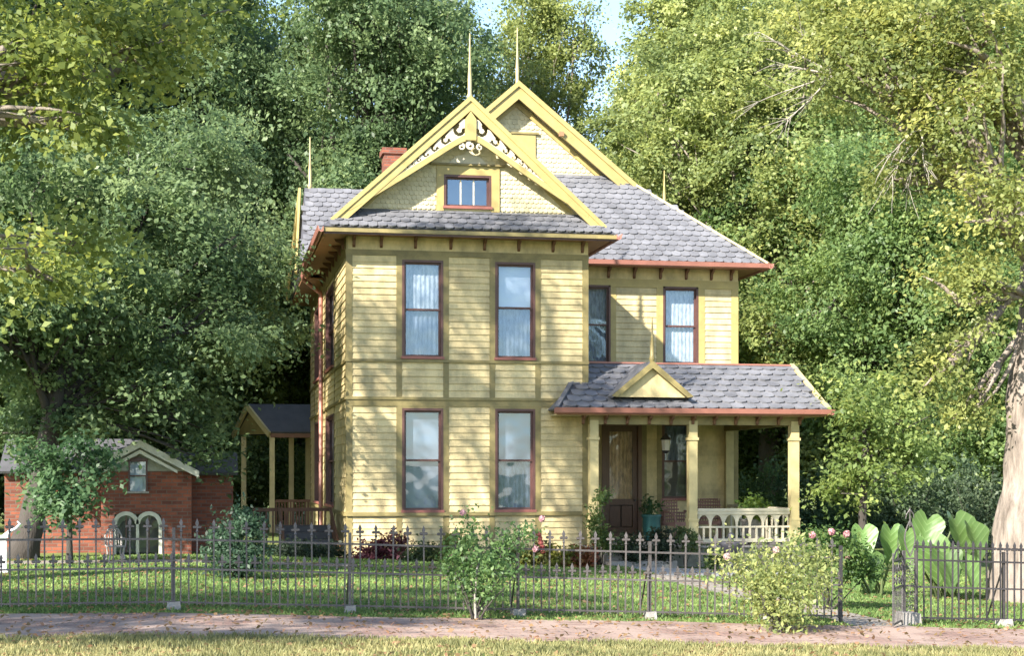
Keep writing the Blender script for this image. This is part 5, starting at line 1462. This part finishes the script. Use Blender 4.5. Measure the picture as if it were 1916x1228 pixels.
# the bed along the house front
BED = 'plants in the bed along the house front'
for px, py, d, rx, ry, col, ls, nm, lab in (
    (700, 1040, 33.6, 34, 22, (0.10, 0.035, 0.04), 0.085, 'coleus_plant', 'dark red leaved plant at the left end of the front bed'),
    (735, 1030, 33.9, 26, 26, (0.13, 0.055, 0.055), 0.085, 'coleus_plant', 'taller brownish red plant second from the left in the front bed'),
    (785, 1045, 33.5, 34, 18, (0.055, 0.085, 0.035), 0.08, 'bedding_plant', 'low dark green plant right of the red plants'),
    (825, 1050, 33.3, 30, 20, (0.09, 0.12, 0.04), 0.08, 'bedding_plant', 'mid green plant under the space between the lower windows'),
    (850, 1030, 33.8, 24, 26, (0.15, 0.19, 0.05), 0.09, 'bedding_plant', 'bright lime plant between the lower windows'),
    (930, 1045, 33.5, 36, 22, (0.06, 0.11, 0.045), 0.08, 'bedding_plant', 'dark leafy plant below the right lower window'),
    (975, 1050, 33.4, 30, 20, (0.16, 0.17, 0.04), 0.08, 'bedding_plant', 'yellow green plant right of the middle rose bush'),
    (1012, 1045, 33.5, 22, 22, (0.12, 0.12, 0.04), 0.08, 'salvia_plant', 'plant with a salmon red flower spike by the front bed'),
    (1060, 1048, 33.3, 32, 20, (0.17, 0.19, 0.04), 0.085, 'bedding_plant', 'bright yellow plant near the right end of the front bed'),
    (1092, 1048, 33.2, 24, 18, (0.20, 0.09, 0.04), 0.08, 'coleus_plant', 'rusty orange plant at the right end of the front bed')):
    b = on_ground(px, d)
    o = bush(nm, lab, b, [lob(px, py, d, rx, ry), lob(px - rx * 0.5, py + ry * 0.5, d - 0.1, rx * 0.6, ry * 0.6), lob(px + rx * 0.4, py - ry * 0.5, d + 0.1, rx * 0.6, ry * 0.7)], ls, col, 1.5, 0.2, 'plant', BED, 5, stem='stem')
    if nm == 'salvia_plant':
        for k in range(5): flower(o, W_(px - 4 + k * 2, 1000 + k * 8, d - 0.2), 0.09, (0.42, 0.13, 0.10))
# climbing plant on the left porch post, plants along the porch edge
b = Vector((posts[0] + 0.05, 33.75, ground(8.2)))
bush('climbing_vine', 'green vine climbing the left porch post', b, [lob(1122, 1000, 34.3, 20, 28, 0.2), lob(1112, 960, 34.4, 14, 30, 0.15), lob(1128, 930, 34.4, 12, 20, 0.15), lob(1140, 1020, 34.2, 24, 18, 0.2)], 0.07, (0.09, 0.14, 0.045), 1.2, 0.14, 'vine')
for px, py, rx, col, lab in ((1175, 1022, 26, (0.035, 0.055, 0.03), 'dark plant below the porch left of the steps'), (1235, 1015, 30, (0.04, 0.06, 0.035), 'dark bushy plant below the wicker armchair'), (1283, 1005, 20, (0.09, 0.13, 0.05), 'green plant at the foot of the middle porch post'), (1345, 1052, 26, (0.07, 0.12, 0.04), 'round green plant before the porch rail')):
    d = 34.3 if px > 1300 else 34.6
    b = on_ground(px, d)
    bush('bedding_plant', lab, b, [lob(px, py, d, rx, rx * 0.8, 0.28), lob(px + 8, py + 14, d - 0.05, rx * 0.8, rx * 0.6, 0.25)], 0.08, col, 1.5, 0.18, 'plant', 'plants along the porch edge', 5)
def potted(px, d, z0, mat, prof, plant, lab, ls, col, kind='planter'):
    x, y = W_(px, 900, d).x, W_(px, 900, d).y
    t = thing(kind, (x, y, z0), lab, 'planter')
    m = MB(); m.smooth = True; m.lathe((x, y, z0), prof, 14); m.build('pot', M[mat], t)
    P, Nn, S, T, CC = foliage([(x + a, y + b_, z0 + c, r1, r1, r2) for a, b_, c, r1, r2 in plant], ls, 1.3, 0.16, 0.7, 0.35, up=0.25, per=24)
    o = link(bpy.data.objects.new('foliage', leaf_mesh('foliage', P, Nn, S, T, M['leaf'], 0.45)), t); o.color = (*col, 1)
    return t
POT = [(0.12, 0), (0.17, 0.05), (0.22, 0.25), (0.21, 0.4), (0.24, 0.43), (0.24, 0.47), (0.2, 0.47)]
potted(1219, 37.6, DK + 0.003, 'pot_teal', [(a, c * 1.35) for a, c in POT], [(0, 0, 0.8, 0.26, 0.2)], 'teal glazed planter with dark leaves right of the door', 0.09, (0.045, 0.10, 0.035))
potted(1405, 36.2, DK + 0.003, 'stone', [(a, c * 1.2) for a, c in POT], [(0, 0, 0.85, 0.36, 0.22), (0.15, 0, 0.7, 0.3, 0.15)], 'bright green fern in a pot behind the porch rail', 0.10, (0.14, 0.22, 0.05))
URN = [(0.16, 0), (0.16, 0.05), (0.06, 0.1), (0.05, 0.2), (0.14, 0.28), (0.22, 0.42), (0.27, 0.5), (0.25, 0.52)]
gx_ = on_ground(1368, 33.6)
t = thing('garden_urn', gx_, 'dark cast iron urn on a pedestal in front of the porch rail', 'urn')
m = MB().box(gx_.x - 0.2, gx_.x + 0.2, gx_.y - 0.2, gx_.y + 0.2, gx_.z - 0.05, gx_.z + 0.12); m.build('pedestal', M['pot_dark'], t)
m = MB(); m.smooth = True; m.lathe((gx_.x, gx_.y, gx_.z + 0.12), URN, 14); m.build('bowl', M['pot_dark'], t)
m = MB(); m.smooth = True; m.lathe((gx_.x, gx_.y, gx_.z + 0.6), [(0.10, 0), (0.06, 0.05), (0.05, 0.1), (0.08, 0.14), (0.07, 0.2), (0.0, 0.24)], 10); m.build('lid', M['pot_dark'], t)

# elephant ears: every blade a leaf of its own
def ear_mesh():
    nu, nv = 9, 6; vs_, fs = [], []
    for i in range(nu + 1):
        t_ = i / nu
        w = 0.46 * (1 - t_) ** 0.75 * min(1.15, 0.72 + 2.2 * t_)
        for j in range(nv + 1):
            s = -1 + 2 * j / nv
            back = 0.20 * math.sin(math.pi * min(1, abs(s) * 0.85)) * (1 - t_) ** 3
            vs_.append((s * w * 0.94, -0.16 * abs(s) * w / 0.4 + 0.035 * math.sin(13 * t_ + 3 * s) * s * s + 0.34 * t_ * t_, -t_ + back))
    for i in range(nu):
        for j in range(nv):
            a = i * (nv + 1) + j
            fs.append((a, a + 1, a + nv + 2, a + nv + 1))
    me = bpy.data.meshes.new('leaf'); me.from_pydata(vs_, [], fs); me.materials.append(M['ear'])
    me.polygons.foreach_set('use_smooth', [True] * len(me.polygons))
    return me
def ear_mat():
    m_, nt, N, L, B = new_mat('elephant_ear')
    tc = N.new('ShaderNodeTexCoord'); sp_ = N.new('ShaderNodeSeparateXYZ'); L.new(tc.outputs['Object'], sp_.inputs[0])
    ab = N.new('ShaderNodeMath'); ab.operation = 'ABSOLUTE'; L.new(sp_.outputs['X'], ab.inputs[0])
    ad = N.new('ShaderNodeMath'); ad.operation = 'MULTIPLY_ADD'; L.new(ab.outputs[0], ad.inputs[0]); ad.inputs[1].default_value = -0.9; L.new(sp_.outputs['Z'], ad.inputs[2])
    wv = N.new('ShaderNodeMath'); wv.operation = 'SINE'
    ml = N.new('ShaderNodeMath'); ml.operation = 'MULTIPLY'; ml.inputs[1].default_value = 34; L.new(ad.outputs[0], ml.inputs[0]); L.new(ml.outputs[0], wv.inputs[0])
    r = ramp(N, [(0.0, (0.12, 0.205, 0.057)), (0.86, (0.125, 0.215, 0.06)), (1.0, (0.19, 0.28, 0.10))]); L.new(wv.outputs[0], r.inputs[0])
    oi = N.new('ShaderNodeObjectInfo'); mr = N.new('ShaderNodeMapRange'); mr.inputs['To Min'].default_value = 0.75; mr.inputs['To Max'].default_value = 1.25; L.new(oi.outputs['Random'], mr.inputs['Value'])
    hs = N.new('ShaderNodeHueSaturation'); L.new(r.outputs[0], hs.inputs['Color']); L.new(mr.outputs[0], hs.inputs['Value'])
    L.new(hs.outputs[0], B.inputs['Base Color']); B.inputs['Roughness'].default_value = 0.42
    bm_ = N.new('ShaderNodeBump'); bm_.inputs['Strength'].default_value = 0.25; bm_.inputs['Distance'].default_value = 0.006; L.new(wv.outputs[0], bm_.inputs['Height']); L.new(bm_.outputs[0], B.inputs['Normal'])
    tr = N.new('ShaderNodeBsdfTranslucent'); L.new(hs.outputs[0], tr.inputs['Color'])
    ms = N.new('ShaderNodeMixShader'); ms.inputs[0].default_value = 0.42; L.new(B.outputs[0], ms.inputs[1]); L.new(tr.outputs[0], ms.inputs[2])
    L.new(ms.outputs[0], N['Material Output'].inputs['Surface'])
    return m_
M['ear'] = ear_mat()
EAR = ear_mesh()
def ears(label, base, leaves):
    leaves = [(px + R.uniform(-6, 6), py + 8 + R.uniform(-8, 10), d_, L_ * R.uniform(0.88, 1.08), rz + R.uniform(-0.2, 0.2)) for px, py, d_, L_, rz in leaves]
    t = thing('elephant_ear_plant', base, label, 'plant', 'elephant ear plants by the gate')
    for px, py, d, L_, rz in leaves:
        p_ = W_(px, py, d)
        Mx = Matrix.Translation(p_) @ Matrix.Rotation(rz, 4, 'Z') @ Matrix.Rotation(R.uniform(-0.3, 0.3), 4, 'Y') @ Matrix.Rotation(-R.uniform(0.2, 0.75), 4, 'X') @ Matrix.Scale(L_, 4)
        inst('leaf', EAR, Mx, t)
        m = MB(); m.smooth = True
        q0 = Vector(base) + Vector((R.uniform(-0.2, 0.2), R.uniform(-0.1, 0.1), -0.03)); top = p_ + Vector((0, 0.06, -0.12 * L_))
        m.tube([q0, q0.lerp(top, 0.5) + Vector((0, 0.1, 0.08)), top], [0.028, 0.02, 0.012], 6)
        m.build('stalk', M['stem'], t)
ears('elephant ear plant with broad pale leaves left of the tall gate post', on_ground(1640, 27.4), [(1612, 985, 27.2, 0.62, -0.3), (1668, 980, 27.5, 0.62, 0.1), (1690, 990, 27.2, 0.6, 0.2), (1628, 1030, 27.0, 0.6, 0.3), (1600, 1035, 27.3, 0.55, -0.6), (1580, 1020, 27.5, 0.45, -0.4)])
ears('elephant ear plant with broad pale leaves right of the tall gate post', on_ground(1765, 27.2), [(1740, 972, 27.3, 0.66, -0.4), (1788, 966, 27.1, 0.82, 0.3), (1822, 972, 27.0, 0.74, 0.5), (1735, 1010, 26.9, 0.74, -0.2), (1762, 1025, 26.8, 0.7, 0.1), (1800, 1040, 26.8, 0.55, 0.5), (1778, 1060, 26.5, 0.45, 0.2), (1720, 1040, 27.0, 0.5, -0.7)])
# shade shrubs beyond, right of the porch
for k, (px, py, d, rx, ry, col) in enumerate(((1415, 925, 43, 55, 45, (0.05, 0.08, 0.035)), (1520, 950, 42, 60, 48, (0.035, 0.06, 0.028)), (1600, 935, 43, 62, 55, (0.06, 0.09, 0.035)), (1690, 930, 41, 62, 58, (0.035, 0.055, 0.028)), (1770, 930, 42, 60, 60, (0.05, 0.075, 0.04)), (1845, 940, 40, 55, 55, (0.05, 0.07, 0.04)))):
    b = on_ground(px, d)
    lab = ('dark shrub seen through the porch behind the rail', 'dark shrub right of the right porch post', 'tall shrub behind the pink roses', 'dark shrub behind the arrow finial of the gate post', 'shrub behind the right elephant ear plant', 'shrub left of the pale trunk')[k]
    col = tuple(v * 1.9 for v in col)
    bush('garden_shrub', lab, b, [lob(px, py + 10, d, rx * 0.7, ry * 0.7), lob(px - rx * 0.6, py - ry * R.uniform(0.2, 0.9), d, rx * 0.45, ry * 0.5), lob(px + rx * 0.5, py - ry * R.uniform(0.3, 1.1), d - 0.3, rx * 0.4, ry * 0.5), lob(px + rx * 0.4, py + ry * 0.6, d - 0.3, rx * 0.7, ry * 0.5), lob(px - rx * 0.4, py + ry * 0.7, d - 0.3, rx * 0.6, ry * 0.45)], 0.10, col, 1.0, 0.34, 'shrub', 'shade shrubs beyond the porch')
for k, px in enumerate((-20, 70, 300, 470, 620)):
    d = (46, 48, 50, 52, 58)[k]; b = on_ground(px, d)
    bush('garden_shrub', ('dark shrub at the far left edge behind the trunk', 'dark shrub left of the cottage', 'dark shrub behind the cottage roof', 'shrub seen between the side porch posts', 'shrub behind the corner of the side wall')[k], b, [lob(px, 900, d, 90, 55), lob(px + 50, 880, d + 1, 60, 60), lob(px - 50, 925, d - 0.6, 60, 40)], 0.13, [(0.04, 0.07, 0.03), (0.09, 0.13, 0.04)][k > 2], 1.5, 0.4, 'shrub', 'shrubs behind the cottage')

# ------------------------------------------------------------------ grass and fallen leaves
def blades(name, n, y0, y1, h, color, xr=None, hv=0.5):
    y = NP.uniform(y0, y1, n)
    lo = np.tan(TH - math.atan(1010 / F_PX)) * y - 0.2; hi = np.tan(TH + math.atan(1010 / F_PX)) * y + 0.2
    x = lo + (hi - lo) * NP.uniform(0, 1, n)
    ok = ~((y > 16.75 + 0.1 * np.sin(x * 3.1) + 0.06 * np.sin(x * 8.3)) & (y < 19.5 + 0.12 * np.sin(x * 2.3 + 1) + 0.07 * np.sin(x * 7.1))) & ~((x > 8.15) & (x < 8.98) & (y > 18.8) & (y < 30.5)) & ~((y > 33.2) & (x > 2.6)) & ~((x > 8.6) & (x < 12.2) & (y > 30.2)) & ~((y > 30.3) & (y < 31.6) & (x < 2.7))
    ok &= NP.uniform(0, 1, n) < np.clip(0.35 + 0.8 * (0.5 + 0.5 * np.sin(x * 1.3 + 2 * np.sin(y * 0.9)) * np.sin(y * 1.7 + np.sin(x))), 0.2, 1)
    x, y = x[ok], y[ok]; n = len(x)
    gz = 0.08 - 0.036 * np.clip(x, -0.6, 14)
    patch = 0.5 + 0.28 * np.sin(x * 1.7 + 1.3 * np.sin(y * 2.3)) * np.sin(y * 2.9 + 0.9 * np.sin(x * 1.9)) + 0.2 * np.sin(x * 4.3 + y) * np.sin(y * 5.1 - x)
    a = NP.uniform(0, 6.28, n); s = h * (0.7 + 0.6 * (1 - patch)) * NP.uniform(1 - hv, 1 + hv, n); w = 0.011 * NP.uniform(0.7, 1.5, n) * (y / 18)
    v = np.empty((n, 3, 3), np.float32)
    c = np.stack([x, y, gz - 0.004], 1); e = np.stack([np.cos(a) * w, np.sin(a) * w, 0 * a], 1)
    v[:, 0] = c - e; v[:, 1] = c + e
    v[:, 2] = c + np.stack([NP.normal(0, 0.4, n) * s, NP.normal(0, 0.4, n) * s, s], 1)
    me = bpy.data.meshes.new(name)
    me.vertices.add(3 * n); me.vertices.foreach_set('co', v.reshape(-1))
    me.loops.add(3 * n); me.loops.foreach_set('vertex_index', np.arange(3 * n, dtype=np.int32))
    me.polygons.add(n); me.polygons.foreach_set('loop_start', np.arange(0, 3 * n, 3, dtype=np.int32))
    me.update(calc_edges=True)
    at = me.attributes.new('tint', 'FLOAT', 'FACE'); at.data.foreach_set('value', np.clip(patch + NP.normal(0, 0.16, n), 0, 1).astype(np.float32))
    me.materials.append(M['grass'])
    o = link(bpy.data.objects.new(name, me)); o.color = (*color, 1)
    return o
tag(blades('verge_grass', 90000, 13.5, 17.0, 0.05, (0.235, 0.228, 0.095)), 'dry yellowish grass of the verge in front of the pavement', 'grass', kind='stuff')
tag(blades('lawn_grass', 190000, 19.3, 33.2, 0.040, (0.13, 0.20, 0.058)), 'green lawn grass inside the iron fence', 'grass', kind='stuff')
n = 6000
y = NP.uniform(13.5, 32, n); x = np.tan(TH + np.arctan(NP.uniform(-1000, 1000, n) / F_PX)) * y
c = np.stack([x, y, 0.08 - 0.036 * np.clip(x, -0.6, 14) + 0.03], 1)
me = leaf_mesh('fallen_leaves', c, NP.normal(size=(n, 3)) * 0.4 + np.array([0, 0, 1.0]), NP.uniform(0.04, 0.09, n), NP.uniform(0, 1, n), M['leaf'])
o = link(bpy.data.objects.new('fallen_leaves', me)); o.color = (0.26, 0.18, 0.09, 1)
tag(o, 'dry fallen leaves scattered over pavement and lawn', 'leaves', kind='stuff')
